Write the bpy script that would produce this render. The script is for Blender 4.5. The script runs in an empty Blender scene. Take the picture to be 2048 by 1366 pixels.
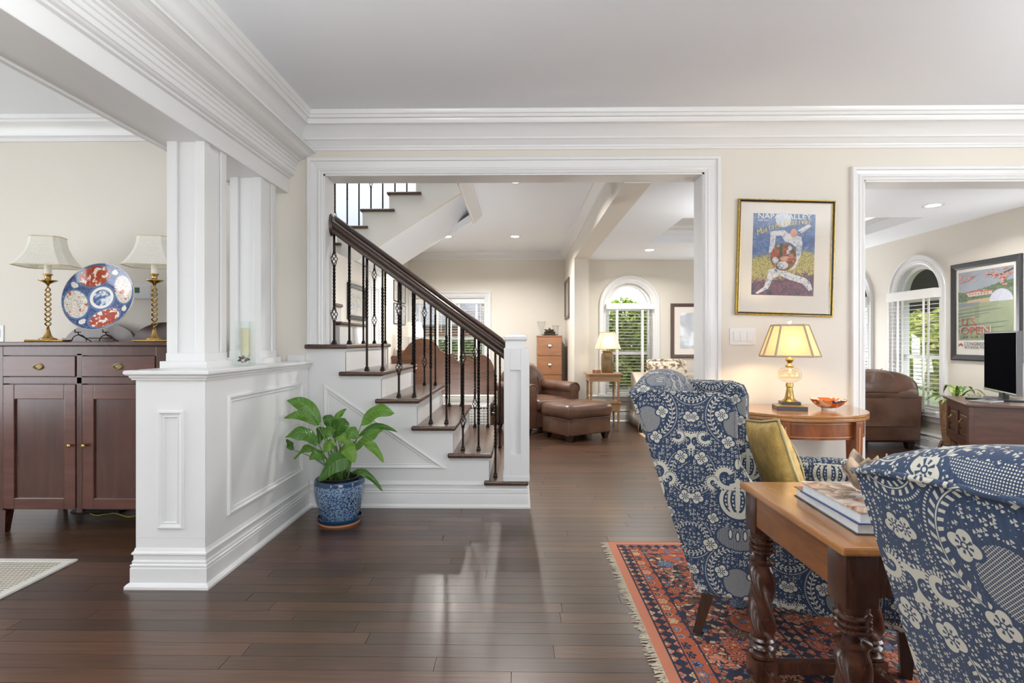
import bpy, bmesh, math, random
from mathutils import Vector, Matrix
R = math.radians
random.seed(7)
S = bpy.context.scene
COL = S.collection
# ---------------------------------------------------------------- camera, world, light
F = 1080.0; H = 1.16; YAW = R(0.8)
cam_d = bpy.data.cameras.new('camera'); cam_d.sensor_width = 36; cam_d.lens = F/2048*36
cam_d.clip_start = .02; cam_d.clip_end = 200
cam = bpy.data.objects.new('camera', cam_d); COL.objects.link(cam)
cam.location = (0, 0, H); cam.rotation_euler = (R(90), 0, YAW)
S.camera = cam
S.view_settings.view_transform = 'Standard'; S.view_settings.look = 'None'
S.view_settings.gamma = 1; S.view_settings.use_curve_mapping = False
S.view_settings.exposure = -0.10
try:
    S.cycles.use_denoising = True; S.cycles.max_bounces = 10; S.cycles.diffuse_bounces = 5
    S.cycles.glossy_bounces = 4; S.cycles.transmission_bounces = 6; S.cycles.transparent_max_bounces = 16
    S.cycles.sample_clamp_indirect = 6; S.cycles.caustics_reflective = False; S.cycles.caustics_refractive = False
except Exception: pass
w = bpy.data.worlds.new('sky'); S.world = w; w.use_nodes = True
bgn = w.node_tree.nodes['Background']; bgn.inputs[0].default_value = (.93, .96, 1, 1); bgn.inputs[1].default_value = 5.5
sun_d = bpy.data.lights.new('sun', 'SUN'); sun_d.energy = 3; sun_d.angle = R(1.5); sun_d.color = (1, .95, .85)
sun = bpy.data.objects.new('sun', sun_d); COL.objects.link(sun); sun.rotation_euler = (R(34), R(-14), 0)
def area(name, loc, target, sx, sy, power, color=(1, 1, 1)):
    d = bpy.data.lights.new(name, 'AREA'); d.shape = 'RECTANGLE'; d.size = sx; d.size_y = sy; d.energy = power; d.color = color
    o = bpy.data.objects.new(name, d); COL.objects.link(o); o.location = loc
    o.rotation_euler = (Vector(target)-Vector(loc)).to_track_quat('-Z', 'Y').to_euler()
    return o
# area lights standing in for daylight from windows out of view
DAY = (.93, .96, 1)
area('daylight_window_behind', (1.3, -2.05, 1.45), (1.3, 0, 1.40), 2.3, 1.9, 4, DAY)
area('daylight_window_dining_end', (-3.4, -2.05, 1.45), (-3.4, 0, 1.4), 1.0, 1.9, 3, DAY)
area('daylight_window_dining_side', (-5.05, 1.2, 1.45), (-3, 1.2, 1.7), 2.6, 1.9, 10, DAY)
area('daylight_window_living_side', (4.5, 0.8, 1.45), (2, 0.8, 1.7), 2.6, 1.9, 34, DAY)
area('added_light_sunroom_side', (4.34, 4.42, 1.3), (2, 5.4, 1.7), .62, 1.5, 18, DAY)  # added fill on a hidden stretch of wall, no window is built there
area('added_light_sunroom_back', (3.65, 7.78, 1.25), (3.2, 4.5, 1.9), 1.1, 1.5, 62, DAY)  # added fill at the unseen part of the back wall, no window there
area('added_light_stairwell', (-2.3, 6.0, 5.0), (-1.8, 7.2, 2.4), 1.6, 1.6, 95, DAY)  # added light high in the stairwell, its walls have no window

# ---------------------------------------------------------------- pixel rays (photo frame 2048 x 1366)
def ray(px, py):
    x, y, z = (px-1024)/F, 1.0, (683-py)/F
    c, s = math.cos(YAW), math.sin(YAW)
    return Vector((x*c-y*s, x*s+y*c, z))
O = Vector((0, 0, H))
def pY(px, py, Y): d = ray(px, py); return O+d*(Y/d.y)
def pX(px, py, X): d = ray(px, py); return O+d*(X/d.x)
def pZ(px, py, Z=0.0): d = ray(px, py); return O+d*((Z-H)/d.z)

# ---------------------------------------------------------------- node helpers
class E:
    def __init__(s, nt, v): s.nt = nt; s.v = v
    def _m(s, op, *a):
        n = s.nt.nodes.new('ShaderNodeMath'); n.operation = op
        for i, x in enumerate((s,)+a):
            if isinstance(x, E): s.nt.links.new(x.v, n.inputs[i])
            else: n.inputs[i].default_value = x
        return E(s.nt, n.outputs[0])
    def __add__(s, o): return s._m('ADD', o)
    __radd__ = __add__
    def __sub__(s, o): return s._m('SUBTRACT', o)
    def __rsub__(s, o): return (s*-1)+o
    def __mul__(s, o): return s._m('MULTIPLY', o)
    __rmul__ = __mul__
    def __truediv__(s, o): return s._m('DIVIDE', o)
    def lt(s, o): return s._m('LESS_THAN', o)
    def gt(s, o): return s._m('GREATER_THAN', o)
    def abs(s): return s._m('ABSOLUTE')
    def sin(s): return s._m('SINE')
    def cos(s): return s._m('COSINE')
    def sqrt(s): return s._m('SQRT')
    def floor(s): return s._m('FLOOR')
    def frac(s): return s._m('FRACT')
    def mod(s, o): return s._m('FLOORED_MODULO', o)
    def max(s, o): return s._m('MAXIMUM', o)
    def min(s, o): return s._m('MINIMUM', o)
    def atan2(s, o): return s._m('ARCTAN2', o)
    def pow(s, o): return s._m('POWER', o)
def rgba(c): return (c[0], c[1], c[2], 1)
MATS = {}
def newmat(name):
    m = bpy.data.materials.new(name); m.use_nodes = True; MATS[name] = m
    return m, m.node_tree, m.node_tree.nodes['Principled BSDF']
def coords(nt, kind='Object', scale=(1, 1, 1)):
    tc = nt.nodes.new('ShaderNodeTexCoord'); mp = nt.nodes.new('ShaderNodeMapping'); mp.inputs['Scale'].default_value = scale
    nt.links.new(tc.outputs[kind], mp.inputs['Vector']); return mp.outputs[0]
def noise(nt, vec, scale=5, detail=4, rough=.5, dist=0):
    n = nt.nodes.new('ShaderNodeTexNoise'); n.inputs['Scale'].default_value = scale; n.inputs['Detail'].default_value = detail
    n.inputs['Roughness'].default_value = rough; n.inputs['Distortion'].default_value = dist
    nt.links.new(vec, n.inputs['Vector']); return n
def ramp(nt, fac, stops, const=False):
    r = nt.nodes.new('ShaderNodeValToRGB'); e = r.color_ramp.elements
    if const: r.color_ramp.interpolation = 'CONSTANT'
    while len(e) < len(stops): e.new(.5)
    for i, (p, c) in enumerate(stops): e[i].position = p; e[i].color = rgba(c)
    nt.links.new(fac.v if isinstance(fac, E) else fac, r.inputs[0]); return r.outputs[0]
def mix(nt, fac, a, b, mode='MIX'):
    n = nt.nodes.new('ShaderNodeMix'); n.data_type = 'RGBA'; n.blend_type = mode
    for s, v in ((n.inputs[0], fac), (n.inputs[6], a), (n.inputs[7], b)):
        if isinstance(v, E): nt.links.new(v.v, s)
        elif isinstance(v, bpy.types.NodeSocket): nt.links.new(v, s)
        elif isinstance(v, (int, float)): s.default_value = v
        else: s.default_value = rgba(v)
    return n.outputs[2]
def bump(nt, b, h, strength=.2, dist=.01):
    n = nt.nodes.new('ShaderNodeBump'); n.inputs['Strength'].default_value = strength; n.inputs['Distance'].default_value = dist
    nt.links.new(h.v if isinstance(h, E) else h, n.inputs['Height']); nt.links.new(n.outputs[0], b.inputs['Normal'])
def plain(name, col, rough=.5, metal=0, var=.04, vscale=3, bmp=0, bscale=60, coat=0, emit=None, spec=.5):
    m, nt, b = newmat(name)
    v = coords(nt)
    n = noise(nt, v, vscale)
    nt.links.new(ramp(nt, n.outputs[0], [(.3, [max(0, c*(1-var)) for c in col]), (.7, [min(1, c*(1+var)) for c in col])]), b.inputs['Base Color'])
    b.inputs['Roughness'].default_value = rough; b.inputs['Metallic'].default_value = metal
    b.inputs['Coat Weight'].default_value = coat; b.inputs['Specular IOR Level'].default_value = spec
    if bmp: bump(nt, b, noise(nt, v, bscale, 3).outputs[0], bmp)
    if emit: b.inputs['Emission Color'].default_value = rgba(emit[0]); b.inputs['Emission Strength'].default_value = emit[1]
    return m
def wood(name, c1, c2, rough=.35, axis=0, scale=6, coat=.3, stretch=14, obj_random=0):
    m, nt, b = newmat(name)
    sc = [stretch]*3; sc[axis] = 1.0
    v = coords(nt, 'Object', sc)
    if obj_random:
        oi = nt.nodes.new('ShaderNodeObjectInfo'); gi = nt.nodes.new('ShaderNodeNewGeometry')
        rnd = E(nt, oi.outputs['Random'])+E(nt, gi.outputs['Random Per Island'])
        cmb = nt.nodes.new('ShaderNodeCombineXYZ'); nt.links.new((rnd*37).v, cmb.inputs[0]); nt.links.new((rnd*91).v, cmb.inputs[1])
        ad = nt.nodes.new('ShaderNodeVectorMath'); nt.links.new(v, ad.inputs[0]); nt.links.new(cmb.outputs[0], ad.inputs[1]); v = ad.outputs[0]
    n = noise(nt, v, scale, 6, .62, .6)
    col = ramp(nt, n.outputs[0], [(.25, c1), (.75, c2)])
    if obj_random:
        col = mix(nt, 1.0, col, ramp(nt, rnd.frac(), [(0, [1-obj_random]*3), (1, [1+obj_random*.8]*3)]), 'MULTIPLY')
    nt.links.new(col, b.inputs['Base Color'])
    b.inputs['Roughness'].default_value = rough; b.inputs['Coat Weight'].default_value = coat; b.inputs['Coat Roughness'].default_value = .2
    bump(nt, b, n.outputs[0], .06)
    return m
def glassmat(name, tint=(1, 1, 1), refl=.045):
    m, nt, b = newmat(name); nt.nodes.remove(b)
    t = nt.nodes.new('ShaderNodeBsdfTransparent'); t.inputs[0].default_value = rgba(tint)
    g = nt.nodes.new('ShaderNodeBsdfGlossy'); g.inputs['Roughness'].default_value = .01
    lw = nt.nodes.new('ShaderNodeLayerWeight'); lw.inputs[0].default_value = .5
    fr = E(nt, lw.outputs['Facing']).pow(5.0)*.9+refl
    x = nt.nodes.new('ShaderNodeMixShader'); out = nt.nodes['Material Output']
    nt.links.new(fr.v, x.inputs[0]); nt.links.new(t.outputs[0], x.inputs[1]); nt.links.new(g.outputs[0], x.inputs[2])
    nt.links.new(x.outputs[0], out.inputs[0]); return m
def shademat(name, col, emit, strength, tl=.55):
    """lamp shade cloth: translucent, lets the bulb inside glow through"""
    m, nt, b = newmat(name)
    v = coords(nt, 'Object', (1, 1, 1)); n = noise(nt, v, 180, 2)
    c = ramp(nt, n.outputs[0], [(.35, [x*.86 for x in col]), (.65, col)])
    d = nt.nodes.new('ShaderNodeBsdfDiffuse'); t = nt.nodes.new('ShaderNodeBsdfTranslucent'); x = nt.nodes.new('ShaderNodeMixShader')
    nt.links.new(c, d.inputs[0]); nt.links.new(c, t.inputs[0]); x.inputs[0].default_value = tl
    nt.links.new(d.outputs[0], x.inputs[1]); nt.links.new(t.outputs[0], x.inputs[2])
    nt.links.new(x.outputs[0], nt.nodes['Material Output'].inputs[0]); nt.nodes.remove(b)
    return m

# ---------------------------------------------------------------- mesh builder
class MB:
    def __init__(s): s.bm = bmesh.new()
    def add(s, verts, faces):
        vs = [s.bm.verts.new(v) for v in verts]
        for f in faces:
            try: s.bm.faces.new([vs[i] for i in f])
            except ValueError: pass
        return s
    def merge(s, other):
        me = bpy.data.meshes.new('tmp'); other.to_mesh(me); s.bm.from_mesh(me); bpy.data.meshes.remove(me); other.free(); return s
    def bevelled(s, verts, faces, bev, seg=2, mtx=None):
        b = bmesh.new(); vs = [b.verts.new(v) for v in verts]
        for f in faces: b.faces.new([vs[i] for i in f])
        bmesh.ops.recalc_face_normals(b, faces=b.faces)
        if bev: bmesh.ops.bevel(b, geom=list(b.edges), offset=bev, segments=seg, profile=.6, affect='EDGES', clamp_overlap=True)
        if mtx: b.transform(mtx)
        return s.merge(b)
    def box(s, x0, x1, y0, y1, z0, z1, bev=0, seg=2, mtx=None):
        v = [(x0, y0, z0), (x1, y0, z0), (x1, y1, z0), (x0, y1, z0), (x0, y0, z1), (x1, y0, z1), (x1, y1, z1), (x0, y1, z1)]
        f = [(0, 3, 2, 1), (4, 5, 6, 7), (0, 1, 5, 4), (1, 2, 6, 5), (2, 3, 7, 6), (3, 0, 4, 7)]
        if bev or mtx: return s.bevelled(v, f, bev, seg, mtx)
        return s.add(v, f)
    def prism(s, poly, axis, a, b, bev=0, seg=2, mtx=None):
        """poly in the two other axes (in xyz order), extruded a..b along axis"""
        def P(p, t):
            q = list(p); q.insert(axis, t); return tuple(q)
        n = len(poly); v = [P(p, a) for p in poly]+[P(p, b) for p in poly]
        f = [tuple(range(n)), tuple(range(2*n-1, n-1, -1))]+[(i, (i+1) % n, n+(i+1) % n, n+i) for i in range(n)]
        return s.bevelled(v, f, bev, seg, mtx)
    def taper(s, c0, h0, c1, h1, bev=0):
        """box between rectangle centred c0 (half sizes h0) and c1 (h1), stacked in z"""
        v = []
        for c, h in ((c0, h0), (c1, h1)):
            for sx, sy in ((-1, -1), (1, -1), (1, 1), (-1, 1)): v.append((c[0]+sx*h[0], c[1]+sy*h[1], c[2]))
        f = [(0, 3, 2, 1), (4, 5, 6, 7), (0, 1, 5, 4), (1, 2, 6, 5), (2, 3, 7, 6), (3, 0, 4, 7)]
        return s.bevelled(v, f, bev)
    def rings(s, rings, cap=True, closed=True):
        n = len(rings[0]); vs = [[s.bm.verts.new(p) for p in r] for r in rings]
        for i in range(len(rings)-1):
            for j in range(n if closed else n-1):
                k = (j+1) % n
                try: s.bm.faces.new((vs[i][j], vs[i][k], vs[i+1][k], vs[i+1][j]))
                except ValueError: pass
        if cap and closed:
            for r in (vs[0], vs[-1]):
                try: s.bm.faces.new(r)
                except ValueError: pass
        return s
    def lathe(s, prof, n=24, c=(0, 0, 0), cap=True, sx=1, sy=1, rfun=None):
        rs = []
        for r, z in prof:
            ring = []
            for i in range(n):
                a = 2*math.pi*i/n; q = r*(rfun(a, z) if rfun else 1)
                ring.append((c[0]+q*sx*math.cos(a), c[1]+q*sy*math.sin(a), c[2]+z))
            rs.append(ring)
        return s.rings(rs, cap)
    def tube(s, pts, r, n=8, cap=True):
        pts = [Vector(p) for p in pts]; rs = []
        up = Vector((.13, .27, .95)).normalized()
        for i, p in enumerate(pts):
            t = (pts[min(i+1, len(pts)-1)]-pts[max(i-1, 0)]).normalized()
            a = t.cross(up)
            if a.length < 1e-3: a = t.cross(Vector((1, 0, 0)))
            a.normalize(); b = t.cross(a)
            rr = r[i] if isinstance(r, (list, tuple)) else r
            rs.append([p+a*(rr*math.cos(2*math.pi*k/n))+b*(rr*math.sin(2*math.pi*k/n)) for k in range(n)])
        return s.rings(rs, cap)
    def sweep(s, path, prof, o=(0, 0, 0), ex=(1, 0, 0), ey=(0, 1, 0), en=(0, 0, 1), closed=False):
        """profile (offset to the left of travel, height along en) swept along a planar path with mitres"""
        o, ex, ey, en = Vector(o), Vector(ex), Vector(ey), Vector(en); P = [Vector((p[0], p[1])) for p in path]; n = len(P); rs = []
        def nrm(a, b):
            d = (b-a).normalized(); return Vector((-d.y, d.x))
        for i in range(n):
            if closed or 0 < i < n-1:
                n1 = nrm(P[i-1], P[i]); n2 = nrm(P[i], P[(i+1) % n]); m = (n1+n2)/(1+n1.dot(n2))
            else: m = nrm(P[0], P[1]) if i == 0 else nrm(P[-2], P[-1])
            rs.append([o+ex*(P[i].x+m.x*q)+ey*(P[i].y+m.y*q)+en*h for q, h in prof])
        if closed: rs.append(rs[0])
        s.rings(rs, cap=not closed); return s
    def build(s, name, mat, parent=None, smooth=False, uv=False, angle=None, weld=False, kind=None):
        bm = s.bm
        if weld: bmesh.ops.remove_doubles(bm, verts=bm.verts, dist=1e-5)
        bmesh.ops.recalc_face_normals(bm, faces=bm.faces)
        if uv:
            L = bm.loops.layers.uv.new('UVMap')
            for f in bm.faces:
                nx, ny, nz = abs(f.normal.x), abs(f.normal.y), abs(f.normal.z)
                for l in f.loops:
                    c = l.vert.co
                    l[L].uv = (c.x, c.z) if ny >= nx and ny >= nz else ((c.y, c.z) if nx >= nz else (c.y, c.x))
        for f in bm.faces: f.smooth = smooth
        me = bpy.data.meshes.new(name); bm.to_mesh(me); bm.free()
        for m in (mat if isinstance(mat, (list, tuple)) else [mat]): me.materials.append(m)
        if smooth and angle is not None:
            try: me.set_sharp_from_angle(angle=R(angle))
            except Exception: pass
        o = bpy.data.objects.new(name, me); COL.objects.link(o)
        if parent: o.parent = parent
        if kind: o['kind'] = kind
        return o
def tag(o, label, cat, group=None):
    o['label'] = label; o['category'] = cat
    if group: o['group'] = group
    return o
def thing(name, label, cat, loc=(0, 0, 0), rz=0, group=None):
    o = bpy.data.objects.new(name, None); COL.objects.link(o); o.empty_display_size = .05
    o.location = loc; o.rotation_euler = (0, 0, rz); return tag(o, label, cat, group)
def struct(o): o['kind'] = 'structure'; return o
def sroot(name, loc=(0, 0, 0)):
    o = bpy.data.objects.new(name, None); COL.objects.link(o); o.location = loc; o.empty_display_size = .05; return struct(o)
def clone(o, parent=None, **kw):
    c = o.copy(); COL.objects.link(c); c.parent = parent
    for k, v in kw.items(): setattr(c, k, v)
    return c
def clone_tree(o, parent=None):
    c = clone(o, parent)
    for ch in o.children: clone_tree(ch, c)
    return c
def text(name, body, mat, parent, loc, rot, size, align='CENTER', extrude=.0004, xs=1.0, shear=0):
    cu = bpy.data.curves.new('t', 'FONT'); cu.body = body; cu.size = size; cu.align_x = align; cu.align_y = 'CENTER'; cu.extrude = extrude; cu.shear = shear
    cu.resolution_u = 3
    t = bpy.data.objects.new('t', cu); COL.objects.link(t)
    bpy.context.view_layer.update()
    me = bpy.data.meshes.new_from_object(t.evaluated_get(bpy.context.evaluated_depsgraph_get())); bpy.data.objects.remove(t); bpy.data.curves.remove(cu)
    me.materials.clear(); me.materials.append(mat); me.name = name
    o = bpy.data.objects.new(name, me); COL.objects.link(o); o.parent = parent; o.location = loc; o.rotation_euler = rot; o.scale = (xs, 1, 1)
    return o
# ---------------------------------------------------------------- materials of the setting
CREAM = plain('cream_wall_paint', (.68, .64, .568), .6, var=.012, vscale=1.2, bmp=.02, bscale=200)
WHITE = plain('white_trim_paint', (.735, .738, .735), .28, var=.008, vscale=1.5, spec=.5)
CEIL = plain('ceiling_paint', (.82, .85, .885), .7, var=.01, vscale=1)
FLOORW = wood('dark_oak_floor', (.027, .0115, .0055), (.090, .041, .020), .34, 0, 5, .36, 22, .42)
GAP = plain('floor_joint', (.006, .004, .003), .8)
TREAD = wood('stair_tread_oak', (.030, .014, .008), (.095, .045, .024), .26, 0, 5, .3, 16)
TREADY = wood('stair_tread_oak_cross', (.030, .014, .008), (.095, .045, .024), .26, 1, 5, .3, 16)
RAILW = wood('handrail_oak', (.018, .009, .006), (.060, .030, .017), .3, 0, 7, .2, 18)
IRON = plain('black_iron', (.016, .012, .010), .38, .75, var=.3, vscale=30)
BRASS = plain('aged_brass', (.46, .30, .10), .27, 1, var=.25, vscale=12)
CHROME = plain('steel', (.6, .6, .6), .22, 1)
BLACK = plain('black_plastic', (.012, .012, .013), .35)
GLASS = glassmat('window_glass')
PICGLASS = glassmat('picture_glass')
BLINDM = plain('blind_slat_white', (.84, .83, .80), .4, var=.01)
PAPER = plain('white_paper', (.82, .80, .75), .7, var=.01)
YF, YB = 3.76, 3.93       # the wall with the two openings
# ---------------------------------------------------------------- floor: boards
floor = struct(MB().box(-5.3, 4.6, -2.2, 9.1, -.06, -.012).build('floor', GAP))
PW = .083
mbp = MB(); mbp.box(0, 1, .0008, PW-.0008, -.014, 0); bproto = mbp.build('floor_board', FLOORW, floor)
bme = bproto.data; bpy.data.objects.remove(bproto)
boards = []
rows = int((9.05-.9)/PW)
rnd = random.Random(3)
for r in range(rows):
    y = .9+r*PW
    x = -5.25-rnd.random()*1.4
    while x < 4.55:
        L = rnd.uniform(.75, 1.9); boards.append((x, y, min(L, 4.58-x))); x += L
def board_seen(b):
    x, y, L = b; t = y+.04
    if t < 1.75: return -1
    lo, hi = max(x, -1.0*t), min(x+L, .95*t)
    if hi <= lo: return -1
    if y < 3.72:
        hi2 = min(hi, .9); 
        if hi2 <= lo: return -.5
        return (hi2-lo)/t*1/(t*t)
    if y > 3.93 and (hi < 0.05 or lo > 3.2): return -.5
    return (min(hi, 1.6)-max(lo, 0))/t/(t*t)
boards.sort(key=board_seen, reverse=True)
for b in boards[:298]:
    o = bpy.data.objects.new('floor_board', bme); COL.objects.link(o); o.parent = floor
    o.location = (b[0]+.001, b[1], 0); o.scale = (b[2]-.002, 1, 1)
mbs = MB()
for b in boards[298:]: mbs.box(b[0]+.001, b[0]+b[2]-.001, b[1]+.0008, b[1]+PW-.0008, -.014, 0)
mbs.build('floor_boards_beyond', FLOORW, floor, kind='stuff')
struct(MB().box(-5.3, 4.6, -2.2, .9, -.05, -.0005).build('floor_near', FLOORW))

# ---------------------------------------------------------------- ceilings
CZ, BZ, SZ = 2.72, 2.64, 2.34
struct(MB().box(-5.3, 4.6, -2.2, YB, CZ, CZ+.1).build('ceiling', CEIL))
mb = MB(); mb.box(-.44, .96, YB, 9.2, BZ, BZ+.1); mb.box(-2.2, -.44, 7.5, 9.2, BZ, BZ+.1); mb.prism([(-.44, 6.3), (-.44, 7.5), (-.97, 7.5)], 2, BZ, BZ+.1)
struct(mb.build('ceiling_hall', CEIL))
TX0, TX1, TY0, TY1 = 1.56, 3.84, 5.18, 6.5
mb = MB()
mb.box(.96, TX0, YB, 7.95, SZ, SZ+.1); mb.box(TX1, 4.5, YB, 7.95, SZ, SZ+.1)
mb.box(TX0, TX1, YB, TY0, SZ, SZ+.1); mb.box(TX0, TX1, TY1, 7.95, SZ, SZ+.1)
mb.box(TX0-.02, TX1+.02, TY0-.02, TY1+.02, SZ+.30, SZ+.36)
for a in ((TX0-.03, TX0, TY0-.03, TY1+.03), (TX1, TX1+.03, TY0-.03, TY1+.03)): mb.box(a[0], a[1], a[2], a[3], SZ+.1, SZ+.30)
for a in ((TX0, TX1, TY0-.03, TY0), (TX0, TX1, TY1, TY1+.03)): mb.box(a[0], a[1], a[2], a[3], SZ+.1, SZ+.30)
struct(mb.build('ceiling_sunroom', CEIL))
mb = MB(); mb.sweep([(TX0, TY0), (TX1, TY0), (TX1, TY1), (TX0, TY1)], [(0, .10), (.015, .10), (.025, .15), (.05, .17), (.06, .20), (.10, .235), (.12, .25), (.12, .27), (.15, .28), (.15, .30), (0, .30)], o=(0, 0, SZ), closed=True)
struct(mb.build('trim_tray_ceiling', WHITE))
# stairwell above the hall
mb = MB(); mb.box(-3.1, -.4, YB, 7.6, 5.2, 5.3); struct(mb.build('ceiling_stairwell', CEIL))
mb = MB(); mb.box(-3.1, -.40, 7.5, 7.6, BZ+.1, 5.2); mb.box(-3.2, -3.1, YB, 7.6, 0, 5.2); mb.box(-3.1, -.44, YB-.1, YB, CZ+.1, 5.2); mb.box(-.44, -.36, YB-.1, 7.6, BZ+.1, 5.2)
struct(mb.build('wall_stairwell', CEIL))

# ---------------------------------------------------------------- walls
OL, OR, OT = -1.371, 1.278, 2.33           # wide opening
PL, PR, PT = 2.372, 4.15, 2.272            # opening to the sunroom
mb = MB()
mb.box(-5.3, -1.5, YF, YB, 0, CZ); mb.box(-1.5, OL, YF, YB, 1.10, CZ); mb.box(OL, OR, YF, YB, OT, CZ)
mb.box(OR, PL, YF, YB, 0, CZ); mb.box(PL, PR, YF, YB, PT, CZ); mb.box(PR, 4.6, YF, YB, 0, CZ)
struct(mb.build('wall_back', CREAM))
# room shell behind and beside the camera, with its window openings
mb = MB()
mb.box(-5.3, -3.9, -2.3, -2.15, 0, CZ); mb.box(-2.9, .1, -2.3, -2.15, 0, CZ); mb.box(2.5, 4.6, -2.3, -2.15, 0, CZ)
for a, b in ((-3.9, -2.9), (.1, 2.5)): mb.box(a, b, -2.3, -2.15, 0, .45); mb.box(a, b, -2.3, -2.15, 2.45, CZ)
struct(mb.build('wall_front', CREAM))
mb = MB(); mb.box(-5.3, -5.2, -2.3, -.2, 0, CZ); mb.box(-5.3, -5.2, 2.6, YF, 0, CZ); mb.box(-5.3, -5.2, -.2, 2.6, 0, .45); mb.box(-5.3, -5.2, -.2, 2.6, 2.45, CZ)
struct(mb.build('wall_left', CREAM))
mb = MB(); mb.box(4.55, 4.65, -2.3, -.6, 0, CZ); mb.box(4.55, 4.65, 2.2, YB, 0, CZ); mb.box(4.55, 4.65, -.6, 2.2, 0, .45); mb.box(4.55, 4.65, -.6, 2.2, 2.45, CZ)
struct(mb.build('wall_right', CREAM))
def casing_profile(w): return [(0, 0), (0, .012), (.010, .016), (.018, .012), (.024, .018), (.034, .018), (.040, .012), (w-.028, .017), (w-.026, .030), (w-.006, .030), (w, .022), (w, 0)]
mb = MB(); mb.sweep([(OL, 1.14), (OL, OT), (OR, OT), (OR, 0)], casing_profile(.112), o=(0, YF, 0), ex=(1, 0, 0), ey=(0, 0, 1), en=(0, -1, 0))
struct(mb.build('trim_opening_casing', WHITE))
mb = MB(); mb.sweep([(PL, 0), (PL, PT), (PR, PT), (PR, 0)], casing_profile(.092), o=(0, YF, 0), ex=(1, 0, 0), ey=(0, 0, 1), en=(0, -1, 0))
struct(mb.build('trim_sunroom_casing', WHITE))
mb = MB(); mb.box(OL-.004, OL+.012, YF-.002, YB+.01, 1.14, OT); mb.box(OR-.012, OR+.004, YF-.002, YB+.01, 0, OT); mb.box(OL, OR, YF-.002, YB+.01, OT-.012, OT+.004)
struct(mb.build('trim_opening_jamb', WHITE))
mb = MB(); mb.box(PL-.004, PL+.012, YF-.002, YB+.01, 0, PT); mb.box(PR-.012, PR+.004, YF-.002, YB+.01, 0, PT); mb.box(PL, PR, YF-.002, YB+.01, PT-.012, PT+.004)
struct(mb.build('trim_sunroom_jamb', WHITE))
# crown mouldings (offset from wall, z)
CROWN = [(0, 2.493), (.010, 2.493), (.012, 2.508), (.016, 2.512), (.018, 2.522), (.028, 2.534), (.040, 2.552), (.048, 2.556), (.048, 2.570), (.056, 2.582), (.072, 2.606), (.096, 2.628), (.112, 2.636), (.120, 2.638), (.120, 2.652), (.126, 2.668), (.138, 2.672), (.140, 2.690), (.148, 2.694), (.150, 2.708), (.156, 2.72), (0, 2.72)]
UX = -1.555
mb = MB(); mb.sweep([(4.55, YF), (UX, YF), (UX, -2.1)], CROWN); struct(mb.build('trim_crown', WHITE, smooth=True, angle=28))
DCROWN = [(0, 2.566), (.012, 2.566), (.014, 2.59), (.03, 2.60), (.036, 2.625), (.06, 2.66), (.085, 2.675), (.088, 2.69), (.10, 2.695), (.105, 2.72), (0, 2.72)]
mb = MB(); mb.sweep([(-1.93, YF), (-5.2, YF), (-5.2, -2.1)], DCROWN); struct(mb.build('trim_crown_dining', WHITE, smooth=True, angle=28))
# beam over the half wall, with its stepped cornice on the near side
BX0, BX1, BB = -1.906, -1.617, 2.198
prof = [(BX0, BB), (BX1, BB), (BX1, 2.298), (-1.600, 2.302), (-1.600, 2.314), (-1.585, 2.318), (-1.578, 2.326), (-1.572, 2.328), (-1.572, 2.352), (-1.565, 2.356), (-1.565, 2.378), (-1.558, 2.382), (-1.558, 2.400), (-1.548, 2.404), (-1.548, 2.418), (-1.530, 2.424), (-1.528, 2.430), (-1.500, 2.436), (-1.475, 2.448), (-1.455, 2.466), (-1.436, 2.474), (-1.424, 2.476), (-1.424, 2.488), (UX, 2.494), (UX, CZ), (BX0, CZ)]
mb = MB(); mb.prism([(p[0], p[1]) for p in prof], 1, -2.2, YF); beam = struct(mb.build('trim_beam_cornice', WHITE))
mb = MB(); mb.box(BX0-.006, BX0+.02, -2.2, YF, BB-.012, BB+.02, .004); mb.build('bead', WHITE, beam)
mb = MB(); mb.box(BX1-.004, BX1+.0012, -2.2, YF-.002, BB+.002, BB+.016, .001); mb.build('bead', WHITE, beam)

# half wall with panels, cap and base
HX0, HX1, HY = -1.815, -1.485, 2.53
hw = sroot('wall_half')
MB().box(HX0, HX1, HY, YF+.01, 0, .985).build('core', WHITE, hw)
BASE = [(0, 0), (.034, 0), (.034, .012), (.026, .022), (.017, .026), (.017, .092), (.014, .098), (.017, .102), (.017, .108), (.010, .113), (.012, .121), (.010, .126), (.007, .130), (.007, .152), (.013, .156), (.013, .163), (.006, .170), (.002, .184), (0, .184)]
path = [(HX1, YF), (HX1, HY), (HX0, HY), (HX0, YF)]
mb = MB(); mb.sweep([(p[0], p[1]) for p in path][::-1], [(-q, h) for q, h in BASE]); mb.build('base_moulding', WHITE, hw, smooth=True, angle=25)
CAP = [(0, .978), (.012, .978), (.014, .985), (.020, .992), (.020, .998), (.030, 1.002), (.036, 1.008), (.036, 1.020), (.032, 1.024), (0, 1.024)]
mb = MB(); mb.sweep([(p[0], p[1]) for p in path][::-1], [(-q, h) for q, h in CAP]); mb.box(HX0, HX1, HY, YF, .985, 1.0239); mb.build('cap', WHITE, hw)
PMOULD = [(0, 0), (0, .004), (.006, .014), (.012, .014), (.016, .008), (.026, .004), (.030, .008), (.034, .006), (.034, 0)]
def rect(x0, x1, z0, z1): return [(x0, z0), (x0, z1), (x1, z1), (x1, z0)][::-1]
mb = MB(); x0, x1 = HX0+.105, HX1-.098
mb.sweep(rect(x0, x1, .275, .835), PMOULD, o=(0, HY, 0), ex=(1, 0, 0), ey=(0, 0, 1), en=(0, -1, 0), closed=True); mb.build('panel_moulding', WHITE, hw)
mb = MB()
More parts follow.
